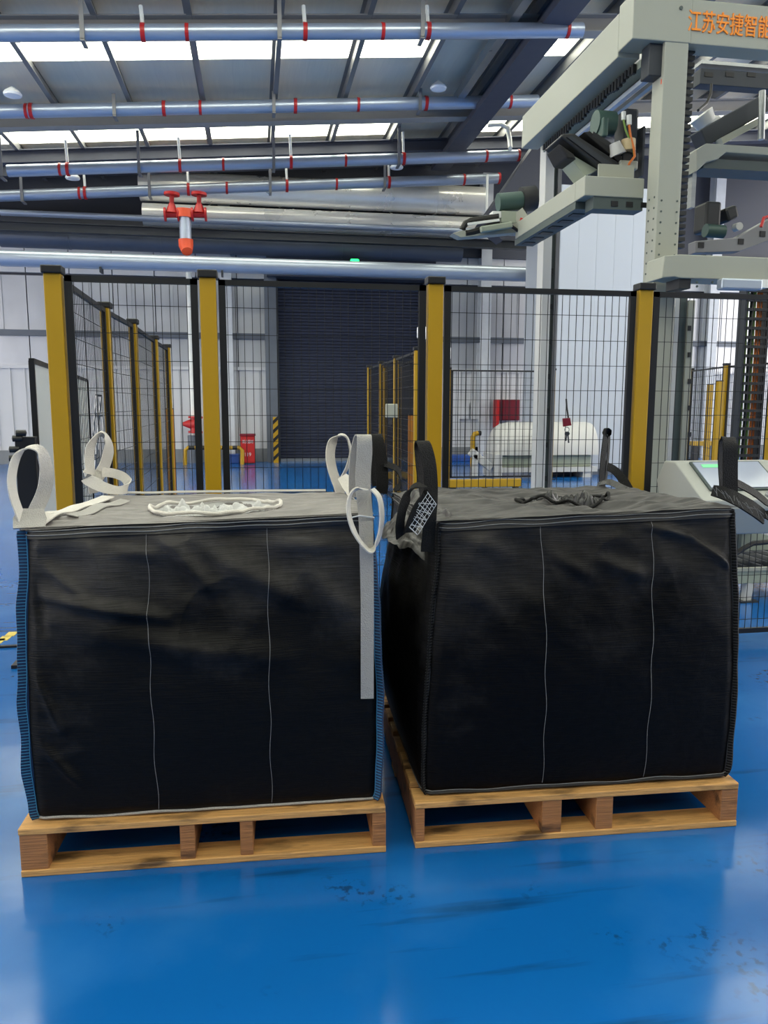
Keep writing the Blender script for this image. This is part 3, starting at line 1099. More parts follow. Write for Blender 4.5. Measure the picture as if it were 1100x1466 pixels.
# side beam going back to the rear column
RY = 7.0
q = MB().box(XL, XL + .16, GY + .2, RY + .1, zbot - .03, ztop - .02)
q.build('side_beam', 'machine', g, bevel=.006)
rx = at(774, 400, RY).x
rc = MB().box(rx, rx + .085, RY - .05, RY + .1, .02, zbot).build('rear_column', 'hood', g, bevel=.005)
MB().box(rx + .075, rx + .13, RY + .0, RY + .1, .02, zbot).build('column_channel', 'machine_dark', rc)
MB().box(rx + .13, rx + .165, RY - .03, RY + .1, .02, zbot).build('column_edge', 'purlin', rc)
q = MB()
for k in range(8):
    q.box(rx + .085, rx + .115, RY - .02, RY + .005, .45 + .32 * k, .5 + .32 * k)
q.build('slot_clips', 'motor_black', rc, kind='stuff')
# linear guide under the side beam
gx = XL + .20
for dx, dz, wd, ht, mm in ((.03, -.03, .12, .05, 'grey_green'), (.07, -.085, .035, .035, 'steel'), (.125, -.05, .035, .03, 'galvanised'), (.13, -.11, .035, .03, 'steel'), (.02, -.13, .03, .03, 'galvanised')):
    MB().box(gx + dx - wd / 2, gx + dx + wd / 2, GY + .2, RY, zbot + dz - ht, zbot + dz).build('linear_guide', mm, g)
q = MB()
for k in range(34):
    y = GY + .25 + k * .05
    q.box(gx - .06, gx - .035, y, y + .03, zbot - .1 + .012 * math.sin(k), zbot - .04)
q.build('cable_chain', 'motor_black', g, kind='stuff')
MB().box(gx - .06, gx + .1, GY + .03, GY + .14, zbot - .2, zbot).build('guide_block', 'dark_steel', g, bevel=.006)
MB().box(gx + .03, gx + .05, GY + .02, GY + .03, zbot - .25, zbot - .22).build('indicator', 'orange', g)

# lift carriage: a beam along the depth and a cross beam to the column
ya, yb = GY + .35, 6.62
P = at(856, 290, ya)
cz0 = P.z
cz1 = at(856, 262, ya).z
cx = P.x
car = MB().box(cx - .17, cx - .0, ya, yb, cz0, cz1).build('lift_beam', 'machine', g, bevel=.006)
q = MB()
q.box(cx - .165, cx + .0, ya + .0, yb + .02, cz0 - .05, cz0)
q.build('under_channel', 'machine_dark', car)
for k in range(6):
    y = ya + .12 + k * .2
    MB().box(cx - .13, cx - .04, y, y + .09, cz0 - .055, cz0 - .049).build('slot', 'black', car)
cr = MB().box(cx - .17, CXL, ya - .16, ya, cz0, cz1).build('cross_beam', 'machine', g, bevel=.006)
MB().box(cx - .1, CXL, ya - .15, ya - .02, cz0 - .08, cz0).build('under_channel', 'machine_dark', cr)
for k in range(3):
    x = cx + .03 + k * .11
    MB().box(x, x + .05, ya - .155, ya - .149, cz0 - .06, cz0 - .025).build('slot', 'black', cr)
MB().box(cx + .0, CXL, ya + .0, ya + .02, cz1, cz1 + .13).build('carriage_plate', 'machine', g)

# gripper head: dark roller slab with motor, pump and hoses
hy = ya + .1
A, B, C_, D = at(800, 190, hy), at(815, 178, hy), at(892, 230, hy), at(872, 245, hy)
hd = MB().prism([at(802, 196, hy), at(806, 191, hy), at(822, 190, hy), at(890, 234, hy), at(889, 243, hy), at(868, 246, hy)], (0, .3, 0)).build('gripper_body', 'motor_black', g, bevel=.012)
MB().prism([at(812, 196, hy - .01), at(820, 195, hy - .01), at(880, 236, hy - .01), at(872, 241, hy - .01)], (0, .02, 0)).build('gripper_plate', 'dark_steel', hd)
MB().prism([at(836, 189, hy), at(846, 188, hy), at(892, 224, hy), at(888, 233, hy)], (0, .25, 0)).build('gripper_rail', 'belt', hd, bevel=.006)
MB().prism([at(808, 215, hy + .05), at(856, 243, hy + .05), at(838, 252, hy + .05)], (0, .2, 0)).build('guide_plate', 'grey_green', hd)
MB().prism([at(801, 205, hy), at(822, 220, hy), at(826, 228, hy), at(812, 226, hy)], (0, .25, 0)).build('end_roller', 'belt', hd, bevel=.01)
mg = MB().tube([at(852, 176, hy + .1), at(878, 178, hy + .1)], .085, 16).build('motor', 'motor_green', g, smooth=True)
MB().box(at(862, 180, hy).x, at(870, 180, hy).x, hy - .02, hy + .2, at(862, 196, hy).z, at(862, 168, hy).z).build('fin_block', 'motor_green', mg, bevel=.01)
MB().prism([at(850, 188, hy), at(876, 205, hy), at(876, 212, hy), at(848, 195, hy)], (0, .2, 0)).build('motor_mount', 'motor_black', g)
MB().box(at(898, 160, hy).x, at(918, 160, hy).x, hy + .02, hy + .2, at(898, 206, hy).z, at(898, 152, hy).z).build('servo_motor', 'dark_steel', g, bevel=.02)
MB().tube([at(900, 200, hy), at(900, 216, hy)], .05, 12).build('coupling', 'beige', g, smooth=True)
MB().tube([at(893, 160, hy), at(893, 172, hy)], .016, 10).build('connector', 'white_rod', g, smooth=True)
MB().tube([at(901, 165, hy - .02), at(901, 179, hy - .02)], .018, 10).build('connector', 'white_rod', g, smooth=True)
MB().tube([at(901, 179, hy - .03), at(903, 195, hy - .04), at(908, 213, hy - .05), at(909, 224, hy - .05), at(902, 233, hy - .04), at(897, 245, hy)], .009, 8).build('hose', 'cable_orange', g, smooth=True)
MB().tube([at(893, 172, hy - .03), at(896, 186, hy - .04), at(902, 200, hy - .04), at(908, 222, hy)], .007, 8).build('hose', 'cable_green', g, smooth=True)
MB().tube([at(880, 205, hy), at(885, 222, hy)], [.04, .06], 12).build('vacuum_cup', 'liner_pale', g, smooth=True)
MB().box(at(893, 200, hy).x, at(916, 200, hy).x, hy, hy + .15, at(893, 232, hy).z, at(893, 217, hy).z).build('valve_block', 'motor_black', g, bevel=.01)
MB().box(at(888, 200, hy).x, at(914, 200, hy).x, hy - .02, hy + .2, at(893, 243, hy).z, at(893, 230, hy).z).build('valve_base', 'machine', g, bevel=.01)
MB().tube([at(842, 252, hy - .05), at(855, 262, hy - .08), at(868, 267, hy - .08), at(880, 264, hy - .05)], .012, 8).build('hose', 'black', g, smooth=True)
MB().box(at(921, 200, hy).x, at(924, 200, hy).x, hy, hy + .1, at(921, 252, hy).z, at(921, 180, hy).z).build('back_plate', 'dark_steel', g)

# clamp arm reaching out on the left
ay = 6.6
arm = MB().prism([at(648, 334, ay), at(660, 330, ay), at(745, 319, ay), at(752, 324, ay), at(750, 332, ay), at(660, 340, ay)], (0, .12, 0)).build('clamp_arm', 'machine', g, bevel=.004)
q = MB()
pts = [at(664, 326, ay - .02), at(668, 319, ay - .02), at(676, 315, ay - .02), at(715, 309, ay - .02), at(716, 318, ay - .02), at(680, 331, ay - .02), at(669, 333, ay - .02)]
q.tube([p + Vector((0, .03, 0)) for p in pts], .028, 8, close=True).build('drive_belt', 'belt', arm, smooth=True)
MB().bar(at(670, 321, ay - .03), at(715, 315, ay - .03), .02, .02).build('tie_rod', 'white_rod', arm)
MB().bar(at(688, 329, ay - .05), at(733, 322, ay - .05), .05, .05).build('cylinder', 'grey_green', arm, bevel=.01)
MB().box(at(706, 300, ay).x, at(718, 300, ay).x, ay, ay + .1, at(706, 311, ay).z, at(706, 302, ay).z).build('sensor', 'white_rod', arm)
mo = MB().tube([at(713, 290, ay + .05), at(748, 287, ay + .05)], .075, 14).build('motor', 'motor_green', arm, smooth=True)
MB().tube([at(746, 286, ay + .06), at(766, 284, ay + .06)], .105, 16).build('motor_fan', 'motor_black', arm, smooth=True)
MB().box(at(718, 300, ay).x, at(752, 300, ay).x, ay, ay + .1, at(716, 319, ay).z, at(716, 301, ay).z).build('gearbox', 'grey_green', arm, bevel=.01)
MB().tube([at(745, 314, ay - .02), at(756, 317, ay - .02)], .016, 8).build('connector', 'red', arm, smooth=True)
MB().tube([at(733, 324, ay - .03), at(744, 332, ay - .04), at(750, 340, ay - .02)], .014, 8).build('hose', 'black', arm, smooth=True)
MB().bar(at(742, 305, ay + .05), at(762, 335, ay), .12, .1).build('arm_bracket', 'machine', arm)

# energy chain along the column: each link a piece
lk = MB().box(-.035, .035, -.03, .03, -.013, .013)
lk = lk.mesh('chain_link', 'chain_black')
lh = at(985, 200, GY + .12)
zc0, zc1 = at(985, 358, GY + .12).z, at(985, 70, GY + .12).z
nlk = 30
for k in range(nlk):
    piece('chain_link', lk, (CXR + .065, GY + .12, zc0 + (zc1 - zc0) * (k + .5) / nlk), g)
MB().box(CXR + .035, CXR + .045, GY + .14, GY + .16, zc0, zc1).build('chain_guide', 'dark_steel', g)

# crossbeam low in front, and right hand carriage
ky = 4.72
a = at(952, 365, ky)
b = at(952, 400, ky)
cb = MB().prism([at(948, 398, ky), at(952, 366, ky), at(974, 364, ky), Vector((5.6, ky, at(974, 364, ky).z)), Vector((5.6, ky, at(974, 398, ky).z)), at(974, 398, ky), at(966, 396, ky)], (0, .22, 0)).build('front_crossbeam', 'machine', g, bevel=.006)
MB().box(at(975, 400, ky).x, at(992, 400, ky).x, ky + .02, ky + .18, at(975, 412, ky).z, at(975, 397, ky).z).build('slot_block', 'motor_black', cb)
MB().box(at(1026, 400, ky).x, at(1084, 400, ky).x, ky - .07, ky - .0, at(1026, 416, ky).z, at(1026, 400, ky).z).build('actuator', 'main_pipe', cb, bevel=.012)
MB().box(at(1084, 400, ky).x, at(1094, 400, ky).x, ky - .06, ky + .02, at(1026, 412, ky).z, at(1026, 400, ky).z).build('actuator_end', 'white_rod', cb)
q = MB()
for px, py in ((998, 404), (1020, 404), (998, 410), (1092, 404)):
    q.lathe(at(px, py, ky), [(.008, 0), (.008, .005)], 8, (0, -1, 0))
q.build('bolts', 'machine_dark', cb, kind='stuff')
uy = 5.5
uc = MB().prism([at(998, 245, uy), at(998, 214, uy), at(1012, 205, uy), at(1028, 206, uy), Vector((6.4, uy, at(1028, 206, uy).z)), Vector((6.4, uy, at(1028, 222, uy).z)), at(1040, 218, uy), at(1028, 228, uy), at(1012, 232, uy)], (0, .3, 0)).build('upper_carriage', 'machine', g, bevel=.006)
MB().box(at(1012, 232, uy).x, 6.3, uy + .04, uy + .26, at(1012, 238, uy).z, at(1012, 224, uy).z).build('under_channel', 'machine_dark', uc)
MB().box(at(1003, 240, uy).x, at(1009, 240, uy).x, uy + .1, uy + .16, at(1003, 292, uy).z, at(1003, 238, uy).z).build('guide_rod', 'steel', uc)
# long perforated beam and raking arm inside the gantry
by = 6.6
MB().box(at(1003, 110, by).x, 6.9, by, by + .12, at(1003, 120, by).z, at(1003, 97, by).z).build('perforated_beam', 'dark_steel', g, bevel=.006)
for px in (1015, 1045, 1076):
    c = at(px, 107, by)
    MB().box(c.x - .04, c.x + .04, by - .006, by + .002, c.z - .018, c.z + .018).build('beam_slot', 'black', g)
MB().box(at(1003, 92, by).x, 6.9, by - .02, by + .1, at(1003, 92, by).z, at(1003, 87, by).z).build('beam_edge', 'steel', g)
MB().bar(at(1000, 202, 6.0), at(1092, 150, 6.0), .14, .16, (0, 1, 0)).build('raking_arm', 'dark_steel', g, bevel=.01)
MB().bar(at(1030, 204, 5.9), at(1090, 172, 5.9), .05, .08, (0, 1, 0)).build('raking_arm', 'machine', g)
MB().tube([at(1092, 130, 5.8), at(1090, 200, 5.8)], .025, 10).build('guide_rod', 'steel', g, smooth=True)
MB().tube([at(1019, 120, 6.5), at(1018, 135, 6.5), at(1012, 148, 6.5), at(1000, 158, 6.4)], .012, 8).build('hose', 'black', g, smooth=True)
MB().tube([at(1004, 165, 6.3), at(1012, 178, 6.3)], [.1, .08], 14).build('vacuum_cup', 'hood', g, smooth=True)
MB().prism([at(1016, 165, 6.3), at(1034, 164, 6.3), at(1036, 178, 6.3), at(1016, 190, 6.3)], (0, .1, 0)).build('cover', 'hood', g, bevel=.02)
my = 5.6
MB().box(at(1012, 300, my).x, at(1034, 300, my).x, my, my + .18, at(1012, 330, my).z, at(1012, 287, my).z).build('motor', 'motor_black', g, bevel=.02)
MB().prism([at(1038, 298, my), at(1056, 292, my), at(1060, 310, my), at(1044, 318, my)], (0, .15, 0)).build('motor', 'motor_black', g, bevel=.02)
MB().tube([at(1010, 330, my), at(1036, 332, my)], .05, 12).build('gearbox', 'motor_green', g, smooth=True)
MB().lathe(at(1056, 325, my), [(.03, -.03), (.03, .03)], 12, (0, -1, 0)).build('fitting', 'hood', g, smooth=True)
MB().prism([at(996, 345, my - .2), at(1055, 340, my - .2), at(1100, 315, my - .2), at(1140, 296, my - .2), at(1140, 330, my - .2), at(1100, 345, my - .2), at(1060, 360, my - .2), at(996, 362, my - .2)], (0, .1, 0)).build('carriage_plate', 'purlin', g, bevel=.006)
for px, py in ((1061, 346), (1092, 335), (1004, 351)):
    c = at(px, py, my - .2)
    MB().box(c.x - .022, c.x + .022, c.y - .006, c.y + .001, c.z - .02, c.z + .02).build('square_hole', 'black', g)
MB().tube([at(1090, 325, my - .25), at(1094, 312, my - .25), at(1108, 308, my - .25)], .012, 8).build('hose', 'red', g, smooth=True)
# inner column pieces seen through the mesh
iy = 5.3
MB().box(at(964, 500, iy).x, at(971, 500, iy).x, iy, iy + .06, .6, 2.3).build('inner_edge', 'hood', g)
MB().box(at(971, 500, iy).x, at(983, 500, iy).x, iy + .02, iy + .1, .5, 2.3).build('inner_channel', 'machine_dark', g)
MB().box(at(983, 500, iy).x, at(992, 500, iy).x, iy, iy + .06, .4, 2.25).build('inner_edge', 'machine', g)
q = MB()
for k in range(7):
    c = at(987, 470 + 38 * k, iy)
    q.box(c.x - .012, c.x + .012, iy - .008, iy, c.z - .018, c.z + .018)
q.build('clips', 'motor_black', g, kind='stuff')
MB().box(at(930, 500, iy).x, at(960, 500, iy).x, iy + .0, iy + .06, .3, 2.2).build('cover_panel', 'machine', g)

# vertical energy chain with coloured cables at the right
ey = 6.2
ec = thing('energy_chain', 'dark upright cable chain with green and orange cables at the right edge', 'cable chain', (at(1075, 600, ey).x, ey, 0))
cxx = at(1078, 550, ey).x
MB().box(cxx - .12, cxx - .10, ey, ey + .1, .3, 2.6).build('chain_side', 'dark_steel', ec)
MB().box(cxx + .10, cxx + .12, ey, ey + .1, .3, 2.6).build('chain_side', 'black', ec)
lk2 = MB().box(-.1, .1, -.01, .02, -.012, .012).mesh('chain_link', 'chain_black')
nl = 26
for k in range(nl):
    piece('chain_link', lk2, (cxx, ey, .5 + 2.05 * k / nl), ec)
for k, (dx, mm) in enumerate(((-.07, 'cable_green'), (-.03, 'black'), (.0, 'cable_green'), (.035, 'cable_orange'), (.06, 'cable_orange'))):
    MB().tube([(cxx + dx, ey + .05, .35), (cxx + dx + .01, ey + .05, 1.4), (cxx + dx, ey + .05, 2.55)], .013, 8).build('cable', mm, ec, smooth=True)

# ------------------------------------------------------------------ operator console
ky = 3.75
t = thing('operator_console', 'pale grey sloping operator console with a screen and red stop button behind the right bag', 'console', (2.75, 3.95, 0))
F0, F1 = at(1012, 722, ky), at(1140, 722, ky)              # lower front edge
T0 = at(990, 661, ky + .32)
zt, zf, zb = T0.z, F0.z + .02, at(962, 690, ky + .1).z
x0, x1 = F0.x - .02, F0.x + .62
yf, yt = ky, ky + .30
side = [(yf, zf - .05), (yf, zf), (yt, zt), (yt + .12, zt), (yt + .2, zt - .12), (yt + .1, zf - .2), (yf + .06, zf - .2)]
q = MB()
q.prism([(x0, y, z) for y, z in side], (x1 - x0, 0, 0))
bd = q.build('console_body', 'console', t, bevel=.008)
sl = Vector((0, yt - yf, zt - zf))
sn = Vector((0, -(zt - zf), yt - yf)).normalized()


def face(u0, u1, v0, v1, off, th):
    o = Vector((x0, yf, zf))
    e = Vector((x1 - x0, 0, 0))
    return MB().prism([o + e * u + sl * v + sn * off for u, v in ((u0, v0), (u1, v0), (u1, v1), (u0, v1))], sn * th)


face(.12, .80, .22, .96, .0, .012).build('bezel', 'machine_dark', t)
face(.14, .78, .26, .93, .012, .004).build('screen', 'screen', t)
face(.2, .5, .78, .86, .0165, .002).build('screen_bar', 'screen_green', t)
c = Vector((x0 + (x1 - x0) * .80, yf, zf)) + sl * .1
MB().lathe(c, [(.016, 0), (.016, .02), (.028, .022), (.03, .04), (.022, .05)], 16, sn).build('stop_button', 'red', t, smooth=True)
for u in (.5, .62, .7):
    c = Vector((x0 + (x1 - x0) * u, yf, zf)) + sl * .09
    MB().lathe(c, [(.014, 0), (.014, .015), (.01, .018)], 14, sn).build('button', 'steel', t, smooth=True)
MB().box(x0 + .01, x0 + .11, yf + .12, yf + .3, .03, zf - .18).build('pedestal', 'console', t, bevel=.006)
MB().box(x0 - .2, x0 + .12, yf + .02, yf + .4, 0, .03).build('pedestal_base', 'machine_dark', t)

# ------------------------------------------------------------------ conveyor low behind the fence, right
cy = 5.2
t = thing('roller_conveyor', 'grey conveyor with a white leg low behind the mesh at the right', 'conveyor', (at(1080, 890, cy).x, cy, 0))
X0 = at(1040, 830, cy).x
zr0, zr1 = at(1060, 836, cy).z, at(1060, 816, cy).z
MB().box(X0, X0 + 2.2, cy, cy + .06, zr0, zr1).build('side_frame', 'grey_green', t, bevel=.006)
MB().box(X0, X0 + 2.2, cy - .01, cy + .02, zr1 - .01, zr1 + .015).build('top_flange', 'machine', t)
MB().box(X0, X0 + 2.2, cy + .8, cy + .86, zr0, zr1).build('side_frame', 'grey_green', t)
for k in range(16):
    x = X0 + .07 + k * .135
    MB().tube([(x, cy + .06, zr1 - .02), (x, cy + .8, zr1 - .02)], .035, 10).build('roller', 'dark_steel', t, smooth=True)
for xx in (1068, 1180):
    c = at(xx, 880, cy + .02)
    MB().bar((c.x - .01, cy + .03, .0), (c.x + .01, cy + .03, zr0), .06, .06, (0, 1, 0)).build('leg', 'hood', t)
    MB().box(c.x - .08, c.x + .07, cy - .03, cy + .1, 0, .012).build('foot_plate', 'dark_steel', t)
MB().box(X0, X0 + 2, cy + .3, cy + .36, at(1060, 800, cy).z, at(1060, 775, cy).z + .02).build('side_panel', 'grey_green', t)
MB().box(at(1058, 760, cy).x - .1, at(1075, 760, cy).x, cy + .1, cy + .3, at(1060, 790, cy).z, at(1060, 752, cy).z).build('drive_box', 'machine_dark', t)
MB().tube([at(1050, 795, cy), at(1065, 785, cy), at(1078, 778, cy), at(1110, 775, cy)], .02, 8).build('cable', 'black', t, smooth=True)
MB().bar(at(1070, 752, cy + .1), at(1110, 764, cy + .1), .05, .06).build('brace', 'hood', t)
MB().box(at(1085, 770, cy).x, at(1110, 770, cy).x, cy + .2, cy + .4, at(1085, 770, cy).z, at(1085, 760, cy).z).build('blue_cover', 'blue_box', t)

# ------------------------------------------------------------------ pallets
RZ = math.radians(-2.37)
PH = .165


def pallet(corner, wd, dp, label, stringers):
    t = thing('wooden_pallet', label, 'pallet', (*corner, 0), RZ, 'pallets under the bulk bags')
    M = WORLD[t.name]

    def b(name, x0, x1, y0, y1, z0, z1, material):
        q = MB().box(x0, x1, y0, y1, z0, z1)
        q.v = [M @ p for p in q.v]
        return q.build(name, material, t, bevel=.003)
    for k in range(3):
        y = k * (dp - .1) / 2
        b('bottom_board', 0, wd, y, y + .1, .0, .022, 'wood')
    for (x, ww) in stringers:
        b('stringer', x, x + ww, .004, dp - .004, .022, PH - .022, 'wood_end')
    nb = 8
    for k in range(nb):
        y = k * (dp - .105) / (nb - 1)
        b('deck_board', random.uniform(-.003, .003), wd + random.uniform(-.003, .003), y, y + .105, PH - .022, PH + random.uniform(-.002, .001) * (k > 0), 'wood')
    return t


LC, RC = Vector((-.766, 2.423)), Vector((.509, 2.379))
pallet(LC, 1.174, 1.12, 'wooden pallet under the left bag with the white lifting loops', ((.0, .085), (.497, .048), (.69, .042), (1.128, .046)))
pallet(RC, 1.169, 1.12, 'wooden pallet under the right bag with the black lifting loops', ((.0, .032), (.445, .07), (.64, .062), (1.106, .063)))


# ------------------------------------------------------------------ the two bulk bags
def smooth01(a, b, t):
    t = max(0, min(1, (t - a) / (b - a)))
    return t * t * (3 - 2 * t)


class Bag:
    def __init__(s, label, corner, ix, iy, W0, W1, D, hgt, folds, seed, amp, cloth, topcloth):
        """ix, iy: inset on the pallet; W0 / W1 width at the foot / the top"""
        s.W0, s.W1, s.D, s.h, s.folds, s.seed, s.amp = W0, W1, D, hgt, folds, seed, amp
        base = Matrix.Translation(Vector((*corner, 0))) @ Matrix.Rotation(RZ, 4, 'Z')
        c = base @ Vector((ix + W0 / 2, iy + D / 2, PH + .001))
        s.t = thing('bulk_bag', label, 'bag', c, RZ, 'bulk bags on the pallets')
        s.M = WORLD[s.t.name]
        s.cloth, s.topcloth = cloth, topcloth
        s.t0, s.t1 = .024, .016
        s.bl = (0, 0, 0, 0)

    def half(s, z):
        k = z / s.h
        w_ = s.W0 + (s.W1 - s.W0) * smooth01(0, 1, k)
        b = .014 * math.sin(PI * min(1, k * 1.05)) if k < .95 else 0
        return w_ / 2 + b, s.D / 2 + b

    def front_wr(s, x, z, side=0):
        k = z / s.h
        tw = smooth01(.25, 1, k)
        o = s.seed * 7.3 + side * 3.1
        v = 0
        v += noise.noise(Vector((x * 2.4 + z * 1.2, z * 2.2 + o, o))) * .020 * (.25 + tw)
        r = 1 - abs(noise.noise(Vector((x * 4.2 - z * 2.0 + o, z * 3.6 + x * 1.4, o + 5))))
        v += (r - .75) * .06 * (.08 + tw * tw) * s.amp
        v += noise.noise(Vector((x * 9 + z * 6, z * 11, o + 2))) * .008 * (.2 + tw)
        ed = smooth01(.30, .52, abs(x))
        v += noise.noise(Vector((x * 5 + z * 3, z * 19, o + 9))) * .011 * ed * (.6 + .4 * tw) * s.amp
        v += noise.noise(Vector((x * 26, z * 60, o + 12))) * .0009
        if side == 0:
            for (x0, z0, x1, z1, wd, ht) in s.folds:
                dx, dz = x1 - x0, z1 - z0
                L2 = dx * dx + dz * dz
                t = max(0, min(1, ((x - x0) * dx + (z - z0) * dz) / L2))
                px, pz = x0 + dx * t, z0 + dz * t
                dd = math.hypot(x - px, z - pz)
                v += 1.7 * ht * math.exp(-(dd / wd / .8) ** 2) * math.sin(PI * (.12 + .76 * t))
        return v

    def surf(s, u, z, off=0):
        """u in [0,4): front, right, back, left; returns local point"""
        hx, hy = s.half(z)
        side = int(u) % 4
        f = (u - int(u)) * 2 - 1
        k = z / s.h
        r = .05
        bulge = (.03 + s.bl[side]) * math.sin(PI * min(1, k ** .9)) * (1 - f * f) * 1.1
        L = (hx if side in (0, 2) else hy)
        Dp = (hy if side in (0, 2) else hx)
        a = f * L
        wr = s.front_wr(a, z, side) * (1 - abs(f) ** 8) * smooth01(0, .06, k) * smooth01(1.0, .93, k)
        d = Dp + bulge + wr + off
        # rounded corners
        e = abs(a) - (L - r)
        if e > 0:
            ang = e / r * PI / 4
            d_ = (Dp + off - r) + r * math.cos(ang) + (wr + bulge) * (1 - e / r)
            a = math.copysign(L - r + (r + off) * math.sin(ang) , a)
            d = d_
            # keep corner seam sharp-ish: push slightly outwards
        # foot and head roll-in
        if k < .04:
            d -= .018 * (1 - k / .04) ** 2
        if k > .975:
            d -= .012 * ((k - .975) / .025) ** 2
        p = [Vector((a, -d, z)), Vector((d, a, z)), Vector((-a, d, z)), Vector((-d, -a, z))][side]
        p.z += k * s.lift(p.x / hx, p.y / hy)
        return p

    def lift(s, fx, fy):
        # the contents stand a little higher at the front right than at the back
        return (s.t0 + s.t1 * fx) * (.5 - .5 * fy) - .018 * (.5 + .5 * fy)

    def wp(s, u, z, off=0):
        return s.M @ s.surf(u, z, off)

    def body(s):
        NF, NS, NZ = 200, 80, 180
        us = [i / NF for i in range(NF)] + [1 + i / NS for i in range(NS)] + [2 + i / NS for i in range(NS)] + [3 + i / NS for i in range(NS)]
        n = len(us)
        q = MB()
        for j in range(NZ + 1):
            z = s.h * j / NZ
            for u in us:
                q.v.append(s.wp(u, z))
        for j in range(NZ):
            for i in range(n):
                q.f.append((j * n + i, j * n + (i + 1) % n, (j + 1) * n + (i + 1) % n, (j + 1) * n + i))
        q.f.append(tuple(reversed(range(n))))
        o = q.build('body', s.cloth, s.t)
        o.data.polygons.foreach_set('use_smooth', [True] * len(o.data.polygons))
        return o

    def top(s, cx, cy, R, dome, rough, sink, ry=1.0):
        """top panel with the collar of the filling spout sunk into it"""
        N = 200
        q = MB()
        hx, hy = s.half(s.h)
        hx += .004; hy += .004

        def f(a, b):
            x, y = a * hx, b * hy
            e = min(1 - abs(a), 1 - abs(b))
            z = s.h - .004 + dome * smooth01(0, .55, 1 - abs(a)) * smooth01(0, .5, 1 - abs(b))
            o = s.seed * 3.7
            k = smooth01(0, .12, e)
            z += (noise.noise(Vector((x * 3, y * 6, o))) * .018 + (.5 - abs(noise.noise(Vector((x * 4, y * 11, o + 3))))) * .022 + noise.noise(Vector((x * 9, y * 34, o + 4))) * .008 + (.5 - abs(noise.noise(Vector((x * 7, y * 44, o + 6))))) * .007) * rough * (.25 + .75 * k)
            d = math.hypot((x - cx) / R, (y - cy) / (R * ry))
            z -= sink * smooth01(1.0, .8, d)
            z += s.lift(a, b)
            return x, y, z
        s.topf = f
        for j in range(N + 1):
            for i in range(N + 1):
                a, b = -1 + 2 * i / N, -1 + 2 * j / N
                # round the corners in plan
                m_ = max(abs(a), abs(b))
                q.v.append(s.M @ Vector(f(a, b)))
        for j in range(N):
            for i in range(N):
                k = j * (N + 1) + i
                q.f.append((k, k + 1, k + N + 2, k + N + 1))
        o = q.build('top_panel', s.topcloth, s.t)
        o.data.polygons.foreach_set('use_smooth', [True] * len(o.data.polygons))
        return hx, hy

    def ztop(s, x, y):
        hx, hy = s.half(s.h)
        return s.topf(max(-1, min(1, x / hx)), max(-1, min(1, y / hy)))[2]

    def spout(s, cx, cy, R, ry, liner, rim, crumple, rim_r=.011, squash=1):
        q = MB()
        pts = []
        for k in range(72):
            t = 2 * PI * k / 72
            wob = 1 + .025 * math.sin(3 * t + s.seed) + .015 * math.sin(7 * t)
            x, y = cx + math.cos(t) * R * wob, cy + math.sin(t) * R * ry * wob
            pts.append(s.M @ Vector((x, y, s.ztop(x, y) + .012 + .012 * noise.noise(Vector((t * 1.5, s.seed, 0))))))
        q.tube(pts, rim_r, 8, close=True)
        sp = q.build('spout_rim', rim, s.t, smooth=True)
        q = MB()
        NR, NT = 34, 110
        for i in range(NR + 1):
            r = R * .985 * (1 - i / NR)
            for k in range(NT):
                t = 2 * PI * k / NT
                x, y = cx + math.cos(t) * r, cy + math.sin(t) * r * ry
                e = 1 - r / R
                zz = s.ztop(cx + math.cos(t) * R, cy + math.sin(t) * R * ry)
                w1 = abs(noise.noise(Vector((x * 16, y * 16, s.seed)))) - .28
                w2 = abs(noise.noise(Vector((x * 36 + 5, y * 30, s.seed + 4)))) - .25
                tw = math.sin(t * 9 + r * 30 + 2 * noise.noise(Vector((x * 8, y * 8, 3))))
                z = zz + .004 - .035 * smooth01(0, .12, e) + .03 * smooth01(.1, .35, e) + crumple * smooth01(.02, .3, e) * (1.1 * w1 + .5 * w2 + .12 * tw)
                q.v.append(s.M @ Vector((x, y, z)))
        for i in range(NR):
            for k in range(NT):
                q.f.append((i * NT + k, i * NT + (k + 1) % NT, (i + 1) * NT + (k + 1) % NT, (i + 1) * NT + k))
        o = q.build('spout_liner', liner, s.t)
        o.data.polygons.foreach_set('use_smooth', [True] * len(o.data.polygons))

    def hem(s, z0, z1, off, material, name, thick=.003):
        us = [i / 40 for i in range(160)]
        q = MB()
        n = len(us)
        for z in (z0, z1):
            for u in us:
                q.v.append(s.wp(u, z, off + thick))
            for u in us:
                q.v.append(s.wp(u, z, -.004))
        for i in range(n):
            j = (i + 1) % n
            q.f.append((i, j, 2 * n + j, 2 * n + i))
            q.f.append((2 * n + i, 2 * n + j, 3 * n + j, 3 * n + i))
            q.f.append((n + i, n + j, j, i))
        return q.build(name, material, s.t, smooth=True)

    def loopline(s, z, off, r, material, name, u0=0, u1=4, dz=0, parent=None):
        N = 140
        pts = [s.wp(u0 + (u1 - u0) * i / N, z + dz * noise.noise(Vector((i * .21, s.seed, z))), off) for i in range(N + (0 if u1 - u0 == 4 else 1))]
        return MB().tube(pts, r, 5, close=(u1 - u0 == 4)).build(name, material, s.t)

    def seam(s, xa, xb, z0, z1, material='thread'):
        hx = s.W0 / 2
        N = 60
        pts = []
        for i in range(N + 1):
            z = z0 + (z1 - z0) * i / N
            x = xb + (xa - xb) * i / N + .003 * math.sin(i * .4)
            hxx, _ = s.half(z)
            pts.append(s.wp((x / hxx + 1) / 2 % 1, z, .0014))
        return MB().tube(pts, .0009, 5).build('seam_thread', material, s.t)

